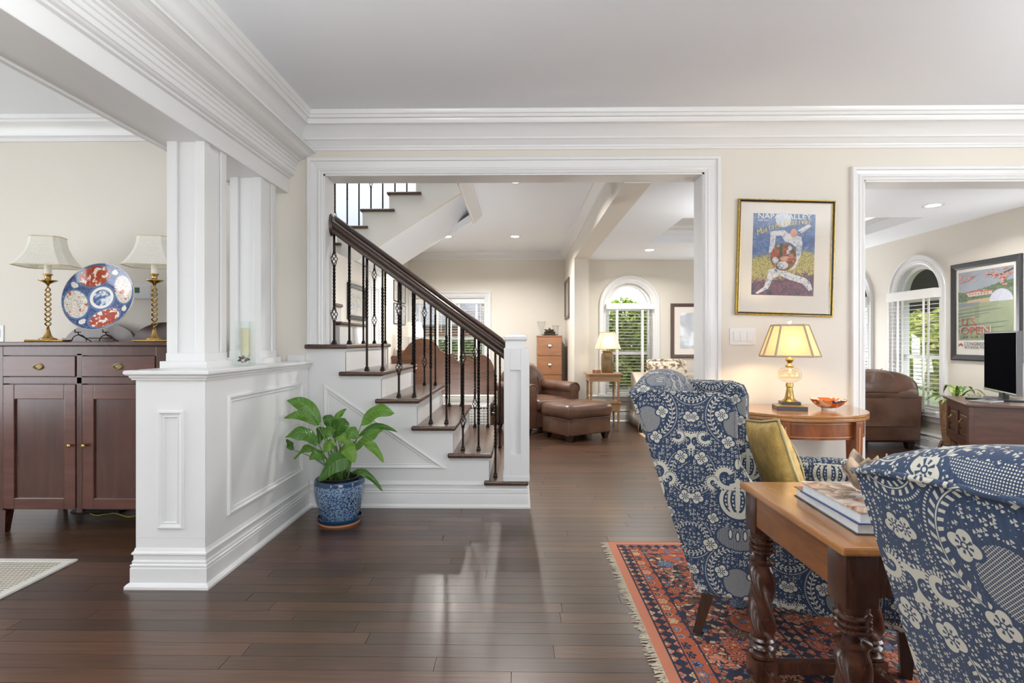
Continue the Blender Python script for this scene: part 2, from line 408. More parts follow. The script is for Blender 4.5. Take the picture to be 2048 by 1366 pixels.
mb.sweep(rect(2.72, 3.66, .275, .885)[::-1], [(-q, h) for q, h in PMOULD], o=(HX1, 0, 0), ex=(0, 1, 0), ey=(0, 0, 1), en=(1, 0, 0), closed=True); mb.build('panel_moulding', WHITE, hw)
MB().box(HX0+.012, HX1, HY-.0012, HY, .232, .2335).build('joint', plain('joint_shadow', (.6, .6, .6), .6), hw)
# square columns with recessed faces and plinths
def column(name, y0, y1):
    c = sroot(name); X0, X1 = -1.829, -1.632
    mb = MB(); w_ = .048; d = .012
    z0, z1 = 1.09, BB+.001
    mb.box(X0+d, X1-d, y0+d, y1-d, z0, z1)
    for a, b in ((X0, X0+w_), (X1-w_, X1)):
        for e, f in ((y0, y0+w_), (y1-w_, y1)): mb.box(a, b, e, f, z0, z1)
    mb.build('shaft', WHITE, c)
    mb = MB()
    for xx in (X0+w_, X1-w_): mb.tube([(xx, y0+.006, 1.09), (xx, y0+.006, BB)], .005, 6)
    for yy in (y0+w_, y1-w_): mb.tube([(X1-.006, yy, 1.09), (X1-.006, yy, BB)], .005, 6)
    mb.build('bead', WHITE, c)
    MB().box(X0-.003, X1+.003, y0-.003, y1+.003, 1.056, 1.10, .002).build('neck_block', WHITE, c)
    MB().box(X0-.022, X1+.026, y0-.024, y1+.024, 1.023, 1.058, .002).build('plinth', WHITE, c)
column('trim_column_1', 2.775, 2.985); column('trim_column_2', 3.385, 3.59)
struct(MB().box(-1.62, -1.50, YF-.012, YF, 1.023, 1.062, .002).build('baseboard_cap', WHITE))
# baseboards of the main room
def baseboard(name, pts, z=0, s=1.0):
    mb = MB(); mb.sweep(pts, [(q, z+h*s) for q, h in BASE]); return struct(mb.build(name, WHITE, smooth=True, angle=25))
baseboard('baseboard_back', [(PL-.092, YF), (OR+.112, YF)])
baseboard('baseboard_dining', [(HX0, YF), (-5.2, YF)])

# ---------------------------------------------------------------- hall and sunroom walls
XW, YW = 4.39, 7.83        # sunroom outer walls
def wall_holes(u0, u1, z1, holes, mp, name, mat, z0=0):
    """wall in (u, z) with window holes (uc, hw, sill, spring, arched); mp(u, z, d) -> xyz, d = depth outwards 0..th"""
    mb = MB(); th = .16
    def slab(poly):
        n = len(poly); v = [mp(p[0], p[1], 0) for p in poly]+[mp(p[0], p[1], th) for p in poly]
        mb.add(v, [tuple(range(n)), tuple(range(2*n-1, n-1, -1))]+[(i, (i+1) % n, n+(i+1) % n, n+i) for i in range(n)])
    u = u0
    for uc, hw_, si, sp, ar in sorted(holes):
        slab([(u, z0), (uc-hw_, z0), (uc-hw_, z1), (u, z1)]); slab([(uc-hw_, z0), (uc+hw_, z0), (uc+hw_, si), (uc-hw_, si)])
        if ar:
            N = 16; pts = [(uc-hw_*math.cos(math.pi*i/N), sp+hw_*math.sin(math.pi*i/N)) for i in range(N+1)]
            for a, b in zip(pts, pts[1:]): slab([a, b, (b[0], z1), (a[0], z1)])
        else: slab([(uc-hw_, sp), (uc+hw_, sp), (uc+hw_, z1), (uc-hw_, z1)])
        u = uc+hw_
    slab([(u, z0), (u1, z0), (u1, z1), (u, z1)])
    return struct(mb.build(name, mat))
HWN = .335; SILL = .40; SPR = 1.68
mpC = lambda u, z, d: (u, YW+d, z)
mpR = lambda u, z, d: (XW+d, -u, z)       # u = -y, so that u runs to the right seen from inside
WC = 1.585; WR1 = -6.03; WR2 = -7.20
wall_holes(.90, XW+.16, SZ, [(WC, HWN, SILL, SPR, True)], mpC, 'wall_sunroom_back', CREAM)
wall_holes(-YW, -YB, SZ, [(WR1, HWN, SILL, SPR, True), (WR2, HWN, SILL, SPR, True)], mpR, 'wall_sunroom_right', CREAM)
YH, XH = 9.05, -1.86
WB = -1.20; WBH = .62
wall_holes(-2.2, .96, BZ, [(WB, WBH, .62, 1.90, False)], lambda u, z, d: (u, YH+d, z), 'wall_hall_back', CREAM)
mb = MB(); mb.box(XH-.1, XH, 5.26, 7.5, 0, 2.06); mb.box(XH-.1, XH, 7.5, YH, 0, BZ); struct(mb.build('wall_hall_left', CREAM))
mb = MB(); mb.box(.76, .96, 7.5, YH, 0, BZ); struct(mb.build('wall_hall_pier', CREAM))
mb = MB(); mb.box(.76, .96, YB, 7.5, 2.31, BZ+.05); struct(mb.build('wall_hall_header', CREAM))
HCROWN = [(0, 2.53), (.012, 2.53), (.015, 2.55), (.04, 2.575), (.07, 2.60), (.075, 2.615), (.09, 2.62), (.095, 2.64), (0, 2.64)]
mb = MB(); mb.sweep([(.76, YB), (.76, YH), (XH, YH)], HCROWN); struct(mb.build('trim_crown_hall', WHITE, smooth=True, angle=28))
struct(MB().box(-.545, -.53, YB, 6.3, 2.535, 3.3).build('wall_stair_bulkhead', CREAM))
mb = MB(); mb.sweep([(-.53, 6.3), (-.53, YB)], HCROWN); struct(mb.build('trim_crown_stairwell', WHITE, smooth=True, angle=28))
baseboard('baseboard_sunroom', [(XW, YB), (XW, YW), (.96, YW)])
baseboard('baseboard_hall', [(.76, 7.5), (.76, YH), (XH, YH), (XH, 5.3)])
mb = MB()
for z in (.36, .30): mb.sweep([(XW, YB), (XW, YW), (.96, YW)], [(0, z), (.014, z), (.018, z+.012), (.008, z+.024), (0, z+.03)])
struct(mb.build('trim_panel_rail', WHITE))
mb = MB(); mb.sweep([(6.60, 0), (6.60, 2.03), (7.16, 2.03), (7.16, 0)], casing_profile(.09), o=(XH, 0, 0), ex=(0, 1, 0), ey=(0, 0, 1), en=(1, 0, 0))
mb.build('tmp', WHITE).name = 'trim_hall_door_casing'; struct(bpy.data.objects['trim_hall_door_casing'])
d1 = sroot('door_1'); mb = MB(); mb.box(XH, XH+.012, 6.60, 7.16, .01, 2.02); mb.build('slab', WHITE, d1)
mb = MB()
for a, b in ((.25, .95), (1.1, 1.85)): mb.sweep(rect(6.69, 7.07, a, b)[::-1], [(-q, h) for q, h in PMOULD], o=(XH+.012, 0, 0), ex=(0, 1, 0), ey=(0, 0, 1), en=(1, 0, 0), closed=True)
mb.build('panel_moulding', WHITE, d1)
mb = MB(); mb.lathe([(.008, 0), (.008, .03), (.024, .035), (.028, .05), (.018, .062), (.0, .064)], 12); kb = mb.build('door_knob', BRASS, d1, True); kb.location = (XH+.012, 6.66, .95); kb.rotation_euler = (0, R(90), 0)

# ---------------------------------------------------------------- windows
def arc_path(uc, hw_, z0, sp, N=20):
    return [(uc-hw_, z0)]+[(uc-hw_*math.cos(math.pi*i/N), sp+hw_*math.sin(math.pi*i/N)) for i in range(N+1)]+[(uc+hw_, z0)]
def window(n, o, ex, en, uc, hw_, si, sp, arched):
    """o + ex*u + z, en points into the room"""
    root = sroot('window_%d' % n); o, ex, en = Vector(o), Vector(ex), Vector(en); ez = Vector((0, 0, 1))
    K = dict(o=o, ex=ex, ey=ez, en=en)
    path = arc_path(uc, hw_, si, sp) if arched else [(uc-hw_, si), (uc-hw_, sp), (uc+hw_, sp), (uc+hw_, si)]
    mb = MB(); mb.sweep(path, casing_profile(.10), **K); mb.build('casing', WHITE, root)
    mb = MB(); mb.sweep(path, [(-.012, .004), (.002, .004), (.002, -.15), (-.012, -.15)], **K); mb.build('jamb', WHITE, root)
    mb = MB(); mb.sweep(path, [(-.055, -.055), (-.010, -.055), (-.010, -.115), (-.055, -.115)], **K); mb.build('frame', WHITE, root)
    def bar(name, u0, u1, z0, z1, d0, d1, mat=WHITE, bev=.003):
        v = [o+ex*u+ez*z+en*d for d in (d0, d1) for u, z in ((u0, z0), (u1, z0), (u1, z1), (u0, z1))]
        mb = MB(); mb.bevelled(v, [(0, 3, 2, 1), (4, 5, 6, 7), (0, 1, 5, 4), (1, 2, 6, 5), (2, 3, 7, 6), (3, 0, 4, 7)], bev); return mb.build(name, mat, root)
    g = hw_-.05; bot = si+.02
    mid = si+(sp-si)*.46
    if arched:
        bar('transom', uc-hw_+.01, uc+hw_-.01, sp-.075, sp+.035, -.115, -.045)
        N = 18; r = hw_-.05; pts = [(uc-r*math.cos(math.pi*i/N), sp+.03+(r-.02)*math.sin(math.pi*i/N)) for i in range(N+1)]
        mb = MB(); mb.add([o+ex*u+ez*z+en*-.085 for u, z in pts], [tuple(range(N+1))]); mb.build('pane', GLASS, root)
        top = sp-.075
    else:
        bar('head', uc-hw_+.01, uc+hw_-.01, sp-.06, sp, -.115, -.045); bar('mullion', uc-.05, uc+.05, si, sp, -.115, -.03); top = sp-.05
    bar('meeting_rail', uc-hw_+.01, uc+hw_-.01, mid-.022, mid+.022, -.11, -.06)
    bar('bottom_rail', uc-hw_+.01, uc+hw_-.01, si, si+.07, -.11, -.06)
    bar('pane', uc-g, uc+g, mid, top, -.088, -.084, GLASS, 0); bar('pane', uc-g, uc+g, bot, mid, -.098, -.094, GLASS, 0)
    bar('sill', uc-hw_-.12, uc+hw_+.12, si-.035, si+.002, -.05, .055); bar('apron', uc-hw_-.09, uc+hw_+.09, si-.10, si-.035, 0, .016)
    return root
def blind(label, group, o, ex, en, uc, hw_, z0, z1, d, tilt=14, valance=.075):
    root = thing('window_blind', label, 'blind', Vector(o)+Vector(ex)*uc+Vector((0, 0, z0)), group=group); ex, en = Vector(ex), Vector(en); ez = Vector((0, 0, 1))
    def bar(name, u0, u1, za, zb, d0, d1, mat=BLINDM, bev=.003, par=root):
        v = [ex*u+ez*z+en*q for q in (d0, d1) for u, z in ((u0, za), (u1, za), (u1, zb), (u0, zb))]
        mb = MB(); mb.bevelled(v, [(0, 3, 2, 1), (4, 5, 6, 7), (0, 1, 5, 4), (1, 2, 6, 5), (2, 3, 7, 6), (3, 0, 4, 7)], bev); return mb.build(name, mat, par)
    h = z1-z0
    bar('valance', -hw_-.012, hw_+.012, h-valance, h, d-.03, d+.045)
    bar('bottom_bar', -hw_, hw_, 0, .022, d-.022, d+.022)
    c, s = math.cos(R(tilt)), math.sin(R(tilt)); q = .024
    v = [ex*u+en*(sg*q*c)+ez*(sg*q*s+tz) for tz in (-.0015, .0015) for u, sg in ((-hw_, -1), (hw_, -1), (hw_, 1), (-hw_, 1))]
    mb = MB(); mb.add(v, [(0, 3, 2, 1), (4, 5, 6, 7), (0, 1, 5, 4), (1, 2, 6, 5), (2, 3, 7, 6), (3, 0, 4, 7)]); pr = mb.build('slat', BLINDM, root)
    N = int((h-valance-.03)/.044)
    for i in range(N):
        so = pr if i == 0 else clone(pr, root); so.location = en*d+ez*(.045+i*.044)
    for u in (-hw_*.55, hw_*.55): bar('ladder_tape', u-.016, u+.016, .02, h-valance, d+.0245, d+.0265, bev=0); bar('ladder_tape', u-.016, u+.016, .02, h-valance, d-.0265, d-.0245, bev=0)
    mb = MB(); mb.tube([ex*(hw_*.8)+en*(d+.03)+ez*(h-valance), ex*(hw_*.8)+en*(d+.032)+ez*(h*.55)], .004, 6); mb.build('tilt_wand', BLINDM, root)
window(1, (0, YW, 0), (1, 0, 0), (0, -1, 0), WC, HWN, SILL, SPR, True)
window(2, (XW, 0, 0), (0, -1, 0), (-1, 0, 0), WR1, HWN, SILL, SPR, True)
window(3, (XW, 0, 0), (0, -1, 0), (-1, 0, 0), WR2, HWN, SILL, SPR, True)
window(4, (0, YH, 0), (1, 0, 0), (0, -1, 0), WB, WBH, .62, 1.90, False)
blind('white slatted blind on the arched window behind the cream sofa', None, (0, YW, 0), (1, 0, 0), (0, -1, 0), WC, HWN-.005, SILL+.01, SPR+.02, .03, 1)
blind('white slatted blind with cornice on the arched window nearest the golf poster', None, (XW, 0, 0), (0, -1, 0), (-1, 0, 0), WR1, HWN+.02, SILL+.01, SPR+.04, .045, 2, .10)
blind('white slatted blind at the far arched window, mostly hidden by the doorway casing', None, (XW, 0, 0), (0, -1, 0), (-1, 0, 0), WR2, HWN+.02, SILL+.01, SPR+.04, .045, 2, .10)
blind('white slatted blind on the left half of the hall double window', None, (0, YH, 0), (1, 0, 0), (0, -1, 0), WB-.33, .27, .63, 1.87, -.02, 2)
blind('white slatted blind on the right half of the hall double window', None, (0, YH, 0), (1, 0, 0), (0, -1, 0), WB+.33, .27, .63, 1.87, -.02, 2)

# ---------------------------------------------------------------- recessed ceiling lights
LENS = plain('lamp_lens', (1, .95, .85), .4, emit=((1, .88, .68), 14))
def downlight(p, label, power=9):
    root = thing('recessed_light', label, 'ceiling light', p, group='recessed ceiling lights')
    MB().lathe([(.058, -.001), (.078, -.004), (.080, 0), (.06, .0005)], 24, cap=False).build('trim_ring', WHITE, root, True)
    MB().lathe([(.058, -.002), (.03, -.004), (.001, -.0045)], 20).build('lens', LENS, root, True)
    d = bpy.data.lights.new('downlight', 'AREA'); d.shape = 'DISK'; d.size = .11; d.energy = power; d.color = (1, .97, .93); d.spread = R(150)
    o = bpy.data.objects.new('downlight', d); COL.objects.link(o); o.location = (p[0], p[1], p[2]-.012)
for px, py, z, lab in ((1031, 362, BZ, 'recessed light in the hall ceiling just under the wide opening header'), (1030, 473, BZ, 'recessed light in the hall ceiling in front of the back window wall'), (895, 473, BZ, 'recessed light in the hall ceiling beside the stair soffit'), (1299, 500, SZ, 'recessed light in the lower sunroom ceiling above the arched window'), (1866, 411, SZ, 'recessed light in the sunroom ceiling seen through the right doorway')):
    p = pZ(px, py, z); downlight((p.x, p.y, z), lab, 42 if z == BZ else 22)
# ---------------------------------------------------------------- staircase
st = thing('staircase', 'white panelled staircase with dark oak treads and twisted black iron balusters', 'staircase', (0, 0, 0))
RUN, RISE = .2535, .19
def rx(k): return .0625-RUN*(k-1)             # nosing of tread k
YN, YFR = 3.74, 5.03
prof = [(rx(1)-.022, 0)]
for k in range(1, 7): prof += [(rx(k)-.022, RISE*k-.03)]+([(rx(k+1)-.022, RISE*k-.03)] if k < 6 else [])
prof += [(-1.5, RISE*6-.03), (-1.5, 0)]
MB().prism(prof, 1, 3.775, 3.80).build('stringer', WHITE, st)
MB().prism(prof, 1, YFR-.03, YFR-.005).build('stringer', WHITE, st)
MB().prism([(-1.37, .868), (-.47, .26), (-1.37, .26)], 1, 3.7735, 3.776).build('panel', WHITE, st)
mb = MB(); mb.sweep([(-1.375, .27), (-.505, .27), (-1.375, .862)], PMOULD, o=(0, 3.775, 0), ex=(1, 0, 0), ey=(0, 0, 1), en=(0, -1, 0), closed=True); mb.build('panel_moulding', WHITE, st)
mb = MB(); mb.sweep([(-1.47, 3.776), (.045, 3.776), (.045, 5.02)], [(-q*.9, h) for q, h in BASE]); mb.build('base_moulding', WHITE, st, smooth=True, angle=25)
def treadmesh(x0, x1, y0, y1, z):
    mb = MB(); mb.box(x0, x1, y0, y1, z-.032, z, .013, 3); return mb
for k in range(1, 7):
    if k < 6: treadmesh(rx(k)-.31, rx(k), YN, YFR+.02, RISE*k).build('tread', TREADY, st, True, angle=40)
    MB().box(rx(k)-.030, rx(k)-.022, 3.79, YFR-.006, RISE*(k-1), RISE*k-.03).build('riser', WHITE, st)
    x0 = rx(k)-.30 if k < 6 else -1.5
    MB().prism([(3.775, RISE*k-.03), (3.757, RISE*k-.03), (3.765, RISE*k-.042), (3.768, RISE*k-.052), (3.775, RISE*k-.052)], 0, x0, rx(k)-.012).build('cove', WHITE, st)
    MB().prism([(rx(k)-.022, RISE*k-.03), (rx(k)-.006, RISE*k-.03), (rx(k)-.012, RISE*k-.044), (rx(k)-.022, RISE*k-.05)], 1, 3.765, YFR).build('cove', WHITE, st)
treadmesh(-1.502, rx(6), YN, YFR+.02, RISE*6).build('tread', TREAD, st, True, angle=40)
MB().box(-3.05, -1.5, YB+.005, YFR, RISE*6-.03, RISE*6).build('landing', TREAD, st)
# winding middle steps behind the wall end
for z, x1, y0, y1 in ((RISE*7, -1.49, 4.50, 5.25), (RISE*8, -1.71, 4.78, 5.22)):
    treadmesh(-3.05, x1, y0, y1, z).build('tread', TREAD, st, True, angle=40)
    MB().box(-3.05, x1-.022, y0+.022, y1, z-RISE, z-.03).build('riser', WHITE, st)
for i in range(3):
    z = RISE*(9+i); treadmesh(-3.05, -2.12, 5.02+i*.27, 5.34+i*.27, z).build('tread', TREAD, st, True, angle=40)
    MB().box(-3.05, -2.14, 5.04+i*.27, 5.32+i*.27, z-RISE-.1, z-.03).build('riser', WHITE, st)
MB().box(-3.05, -2.0, 5.82, 7.48, RISE*11-.1, RISE*11).build('landing', TREAD, st)
# upper flight climbing to the right
UY = 6.1; ux = lambda k: pY(683+53.4*(k-12), 485, UY).x
pts = []
for k in range(12, 19): pts += [(ux(k)-.36, RISE*k-.03), (ux(k)-.058, RISE*k-.03)]
xr = ux(18); bz = lambda x: 2.74+.637*(x+.825)
pts = [(-2.6, bz(-2.6)), (-2.6, RISE*12-.03)]+pts+[(-.545, RISE*18), (-.545, bz(-.545))]
pts = [p for p in pts if p[0] <= -.545]
MB().prism(pts, 1, UY, UY+.05).build('upper_stringer', CREAM, st)
pts2 = [(-2.6, bz(-2.6)+.002), (-2.6, bz(-2.6)+.12), (-.44, bz(-.44)+.12), (-.44, bz(-.44)+.002)]
MB().prism(pts2, 1, UY+.05, 7.5).build('soffit', CEIL, st)
for k in range(12, 17):
    treadmesh(ux(k)-.39, ux(k), UY-.035, 7.5, RISE*k).build('tread', TREADY, st, True, angle=40)
    MB().box(ux(k)-.07, ux(k)-.058, UY+.02, 7.5, RISE*k, RISE*(k+1)-.03).build('riser', WHITE, st)
# balusters
def sq_ring(c, z, h, a, hz=0):
    return [(c[0]+h*1.414*math.cos(a+math.pi/4+i*math.pi/2), c[1]+h*1.414*math.sin(a+math.pi/4+i*math.pi/2), z) for i in range(4)]
def bar_mesh(h, twist, gaps=()):
    """square bar of height h, twisted over the given (z0, z1) range, interrupted at baskets"""
    zs = sorted({0, h, *(g for gp in gaps for g in gp)}); mb = MB(); hh = .0068
    edges = [0]+[g for gp in sorted(gaps) for g in gp]+[h]
    for i in range(0, len(edges), 2):
        a, b = edges[i], edges[i+1]; n = max(2, int((b-a)/.0125)); rs = []
        for j in range(n+1):
            z = a+(b-a)*j/n; t = min(max(z, twist[0]), twist[1])-twist[0]
            rs.append(sq_ring((0, 0), z, hh*(1.12 if twist[0] < z < twist[1] else 1), t*62))
        mb.rings(rs)
    return mb
def basket_mesh(L=.088):
    mb = MB()
    for k in range(4):
        pts = []
        for j in range(13):
            t = j/12; r = .005+.017*math.sin(math.pi*t)**.8; a = k*math.pi/2+t*math.pi*1.15; pts.append((r*math.cos(a), r*math.sin(a), t*L))
        mb.tube(pts, .0032, 5)
    for z in (-.004, L+.004): mb.lathe([(.009, z-.008), (.012, z-.004), (.012, z+.004), (.009, z+.008)], 8)
    return mb
bk = basket_mesh().build('basket', IRON); BKM = bk.data; bpy.data.objects.remove(bk)
mb = MB(); mb.box(-.016, .016, -.016, .016, 0, .009, .002); mb.taper((0, 0, .009), (.015, .015), (0, 0, .020), (.010, .010)); mb.box(-.0125, .0125, -.0125, .0125, .020, .027, .002)
sh = mb.build('shoe', IRON); SHM = sh.data; bpy.data.objects.remove(sh)
def baluster(x, y, z0, z1, typ):
    h = z1-z0; gaps = []
    if typ == 'D': gaps = [(.17, .258), (h*.70, h*.70+.088)]; tw = (.27, h*.69)
    elif typ == 'B': gaps = [(h*.62, h*.62+.088)]; tw = (.1, h*.6)
    elif typ == 'T': tw = (h*.22, h*.80)
    else: tw = (h*.45, h*.80)
    o = bar_mesh(h, tw, gaps).build('baluster', IRON, st); o.location = (x, y, z0)
    for g in gaps:
        b = bpy.data.objects.new('basket', BKM); COL.objects.link(b); b.parent = o; b.location = (0, 0, g[0])
    s = bpy.data.objects.new('shoe', SHM); COL.objects.link(s); s.parent = o
NB, FB = 3.875, 4.93
railz = lambda x: 1.07+.734*(-.105-x)          # centre of the near handrail
for k, xs, ty in ((6, (-1.336, -1.226), 'DT'), (5, (-1.099, -.986), 'PT'), (4, (-.868, -.757), 'DT'), (3, (-.638, -.525), 'PT'), (2, (-.4065, -.294), 'DT'), (1, (-.173,), 'T')):
    for x, t in zip(xs, ty): baluster(x, NB, RISE*k, railz(x)-.02, t)
for k, xs, ty in ((6, (-1.431, -1.33, -1.23), 'PDP'), (5, (-1.087, -.977), 'TP'), (4, (-.87, -.77), 'DP'), (3, (-.642, -.532), 'TP'), (2, (-.408, -.289), 'DT'), (1, (-.179,), 'T')):
    for x, t in zip(xs, ty): baluster(x, FB, RISE*k, railz(x)+.01, t)
for k, xs, ty in ((12, (670, 694.5), 'BT'), (13, (718, 742), 'PB'), (14, (765.5, 790), 'PP'), (15, (813.7,), 'P')):
    for px, t in zip(xs, ty):
        x = pY(px, 480, 6.15).x; kk = max(j for j in range(12, 17) if x > ux(j)-.37)
        zb = RISE*kk; h = .86
        o = bar_mesh(h, (.3, .75) if t != 'P' else (.5, .75), [(.27, .358)] if t == 'B' else []).build('baluster', IRON, st); o.location = (x, 6.15, zb)
        if t == 'B': b = bpy.data.objects.new('basket', BKM); COL.objects.link(b); b.parent = o; b.location = (0, 0, .27)
# handrails
RP = [(-.026, -.034), (.026, -.034), (.030, -.026), (.030, -.006), (.024, .002), (.031, .010), (.033, .022), (.026, .036), (.012, .043), (-.012, .043), (-.026, .036), (-.033, .022), (-.031, .010), (-.024, .002), (-.030, -.006), (-.030, -.026)]
def handrail(y, x0, x1, dz=0):
    rs = []
    for x in (x0, x1): rs.append([(x, y+p, railz(x)+dz+q*1.24) for p, q in RP])
    return MB().rings(rs).build('handrail', RAILW, st, True, angle=40)
handrail(NB, -1.372, -.105); handrail(FB, -1.78, -.13, .03)
mb = MB(); mb.lathe([(.0, 0), (.075, 0), (.082, .006), (.078, .013), (.066, .016), (.060, .022), (.0, .023)], 24, sy=.62); ro = mb.build('rosette', RAILW, st, True, angle=40)
ro.location = (OL+.008, NB, railz(-1.372)); ro.rotation_euler = (0, R(90), 0)
# newel post
nx0, nx1, ny0, ny1 = -.108, .050, 3.752, 3.91
nw = MB(); nw.box(nx0, nx1, ny0, ny1, .19, 1.115, .002); newel = nw.build('newel_post', WHITE, st)
cxn, cyn = (nx0+nx1)/2, (ny0+ny1)/2
def frame_face(z0, z1):
    mb = MB(); t = .018
    for side in range(2):
        if side == 0:
            for a, b, c, d in ((nx0, nx0+.042, z0, z1), (nx1-.042, nx1, z0, z1), (nx0+.042, nx1-.042, z0, z0+.16), (nx0+.042, nx1-.042, z1-.15, z1)): mb.box(a, b, ny0-t, ny0+.001, c, d, .0015)
        else:
            for a, b, c, d in ((ny0-t, ny0+.04, z0, z1), (ny1-.04, ny1, z0, z1), (ny0+.04, ny1-.04, z0, z0+.16), (ny0+.04, ny1-.04, z1-.15, z1)): mb.box(nx1-.001, nx1+t, a, b, c, d, .0015)
    return mb
frame_face(.215, 1.112).build('face_frame', WHITE, newel)
MB().box(nx0-.008, nx1+.02, ny0-.02, ny1+.008, .19, .232, .006).build('foot', WHITE, newel)
MB().box(nx0+.016, nx1-.014, ny0+.006, ny1-.016, 1.11, 1.17).build('neck', WHITE, newel)
mb = MB(); mb.taper((cxn, cyn, 1.158), (.070, .070), (cxn, cyn, 1.172), (.082, .082)); mb.box(cxn-.086, cxn+.086, cyn-.086, cyn+.086, 1.172, 1.196, .004)
mb.taper((cxn, cyn, 1.196), (.080, .080), (cxn, cyn, 1.208), (.045, .045)); mb.box(cxn-.042, cxn+.042, cyn-.042, cyn+.042, 1.206, 1.218, .003); mb.build('cap', WHITE, newel)

# ---------------------------------------------------------------- sideboard in the dining room
MAHO = wood('dark_mahogany', (.036, .011, .008), (.078, .024, .016), .26, 2, 2.2, .4, 7)
MAHOX = wood('dark_mahogany_drawer', (.060, .017, .012), (.115, .036, .024), .26, 0, 2.2, .4, 7)
OLDBR = plain('dull_brass', (.20, .15, .075), .4, .8, var=.3, vscale=30)
sb = thing('sideboard', 'dark mahogany sideboard with two drawers and two panelled doors', 'sideboard', (-2.655, 3.22, 0))
W2, D = .525, .49
mb = MB(); mb.box(-W2, W2, .022, D, .14, 1.13); mb.build('carcass', MAHO, sb)
MB().box(-W2-.028, W2+.028, -.025, D+.01, 1.132, 1.158, .008, 3).build('top', MAHO, sb)
mb = MB()
for sx in (-1, 1): mb.box(sx*W2-.06*(sx > 0), sx*W2+.06*(sx < 0), 0, .03, .14, 1.132, .003)
mb.box(-.018, .018, 0, .03, .125, 1.09, .004); mb.box(-W2+.06, W2-.06, 0, .03, 1.075, 1.132, .002); mb.box(-W2+.06, W2-.06, .0, .03, .905, .945, .002); mb.build('face_frame', MAHO, sb)
for sx in (-1, 1):
    for sy in (.035, D-.035):
        MB().taper((sx*(W2-.035), sy, 0), (.018, .018), (sx*(W2-.035), sy, .14), (.034, .03)).build('leg', MAHO, sb)
    x0, x1 = (.022, W2-.062) if sx > 0 else (-W2+.062, -.022)
    dr = MB().box(x0, x1, -.006, .03, .948, 1.072, .004).build('drawer', MAHOX, sb); c = (x0+x1)/2
    mb = MB(); mb.lathe([(.0, 0), (.034, .0), (.032, .003), (.024, .004), (.022, .002), (.0, .003)], 24, sy=.66); h = mb.build('handle_plate', OLDBR, dr, True, angle=40); h.location = (c, -.006, 1.008); h.rotation_euler = (R(90), 0, 0)
    mb = MB(); mb.tube([(c+.027*math.cos(a), -.013-.003*math.sin(a), 1.008-.015*math.sin(a)) for a in [math.pi*i/14 for i in range(15)]]+[], .0028, 6); mb.tube([(c+.027*math.cos(a), -.010, 1.008+.015*math.sin(a)) for a in [math.pi*i/14 for i in range(15)]], .0024, 6); mb.build('bail_handle', OLDBR, dr, True)
    do = MB(); fw = .068
    for a, b, e, f in ((x0, x0+fw, .150, .900), (x1-fw, x1, .150, .900), (x0+fw, x1-fw, .150, .215), (x0+fw, x1-fw, .812, .900)): do.box(a, b, -.004, .024, e, f, .004)
    door = do.build('door', MAHOX, sb)
    MB().box(x0+fw-.01, x1-fw+.01, .008, .02, .21, .82).build('door_panel', MAHO, door)
    kx = x1-.022 if sx < 0 else x0+.022
    mb = MB(); mb.lathe([(.004, 0), (.004, .012), (.011, .015), (.013, .020), (.009, .026), (.0, .027)], 12); k = mb.build('knob', BRASS, door, True); k.location = (kx, -.004, .535); k.rotation_euler = (R(90), 0, 0)
# shaped gallery board at the back
pts = [(-.50, 1.158), (.50, 1.158)]
top = []
for i in range(41):
    x = .50-i*.025; a = abs(x)
    top.append((x, 1.158+max(0, .03+.105*abs(math.sin(math.pi*(min(a, .46))/.46))**.55) if a < .46 else 1.185))
MB().prism(pts+top, 1, D-.03, D-.005).build('gallery', MAHO, sb)

# candlestick lamps
SILK = shademat('ivory_silk_shade', (.93, .91, .83), None, 0, .3)
SILKT = plain('shade_piping', (.66, .55, .34), .6)
def candlestick(px, label, rot):
    p = pY(px, 676, 3.42); p.z = 1.158
    root = thing('candlestick_lamp', label, 'lamp', p, R(rot), 'brass candlestick lamps')
    MB().box(-.105, .105, -.052, .052, 0, .014, .006, 3).build('base', BRASS, root, True, angle=40)
    MB().lathe([(.05, .014), (.044, .022), (.026, .03), (.018, .046), (.012, .07), (.009, .082)], 20).build('foot', BRASS, root, True)
    for k in range(2):
        pts = []
        for j in range(73):
            t = j/72; z = .078+t*.285; a = k*math.pi+t*math.pi*9; r = .0135*min(1, 8*t, 8*(1-t))+.001; pts.append((r*math.cos(a), r*math.sin(a), z))
        MB().tube(pts, .0044, 6).build('twisted_stem', BRASS, root, True)
    MB().lathe([(.006, .36), (.012, .372), (.045, .388), (.052, .394), (.030, .392), (.016, .398), (.017, .42), (.026, .430), (.026, .434), (.0, .434)], 24).build('drip_pan', BRASS, root, True)
    MB().lathe([(.0185, .43), (.0185, .53), (.0, .53)], 16).build('candle_sleeve', PAPER, root, True, angle=40)
    def ringat(hx, hy, z, c):
        x, y = hx-c, hy-c
        return [(hx, -y, z), (hx, y, z), (x, hy, z), (-x, hy, z), (-hx, y, z), (-hx, -y, z), (-x, -hy, z), (x, -hy, z)]
    rs = []
    for j in range(9):
        t = j/8; q = (1-t)**2.0
        rs.append(ringat(.086+.074*q, .066+.052*q, .482+.186*t, .026+.010*q))
    mb = MB(); mb.rings(rs, cap=False); sh = mb.build('shade', SILK, root)
    for r in (rs[0], rs[-1]): MB().tube(r+[r[0]], .0035, 5).build('piping', SILKT, sh)
candlestick(96, 'brass twisted candlestick lamp with ivory shade left of the plate', 14)
candlestick(309, 'brass twisted candlestick lamp with ivory shade partly behind the white column', 14)

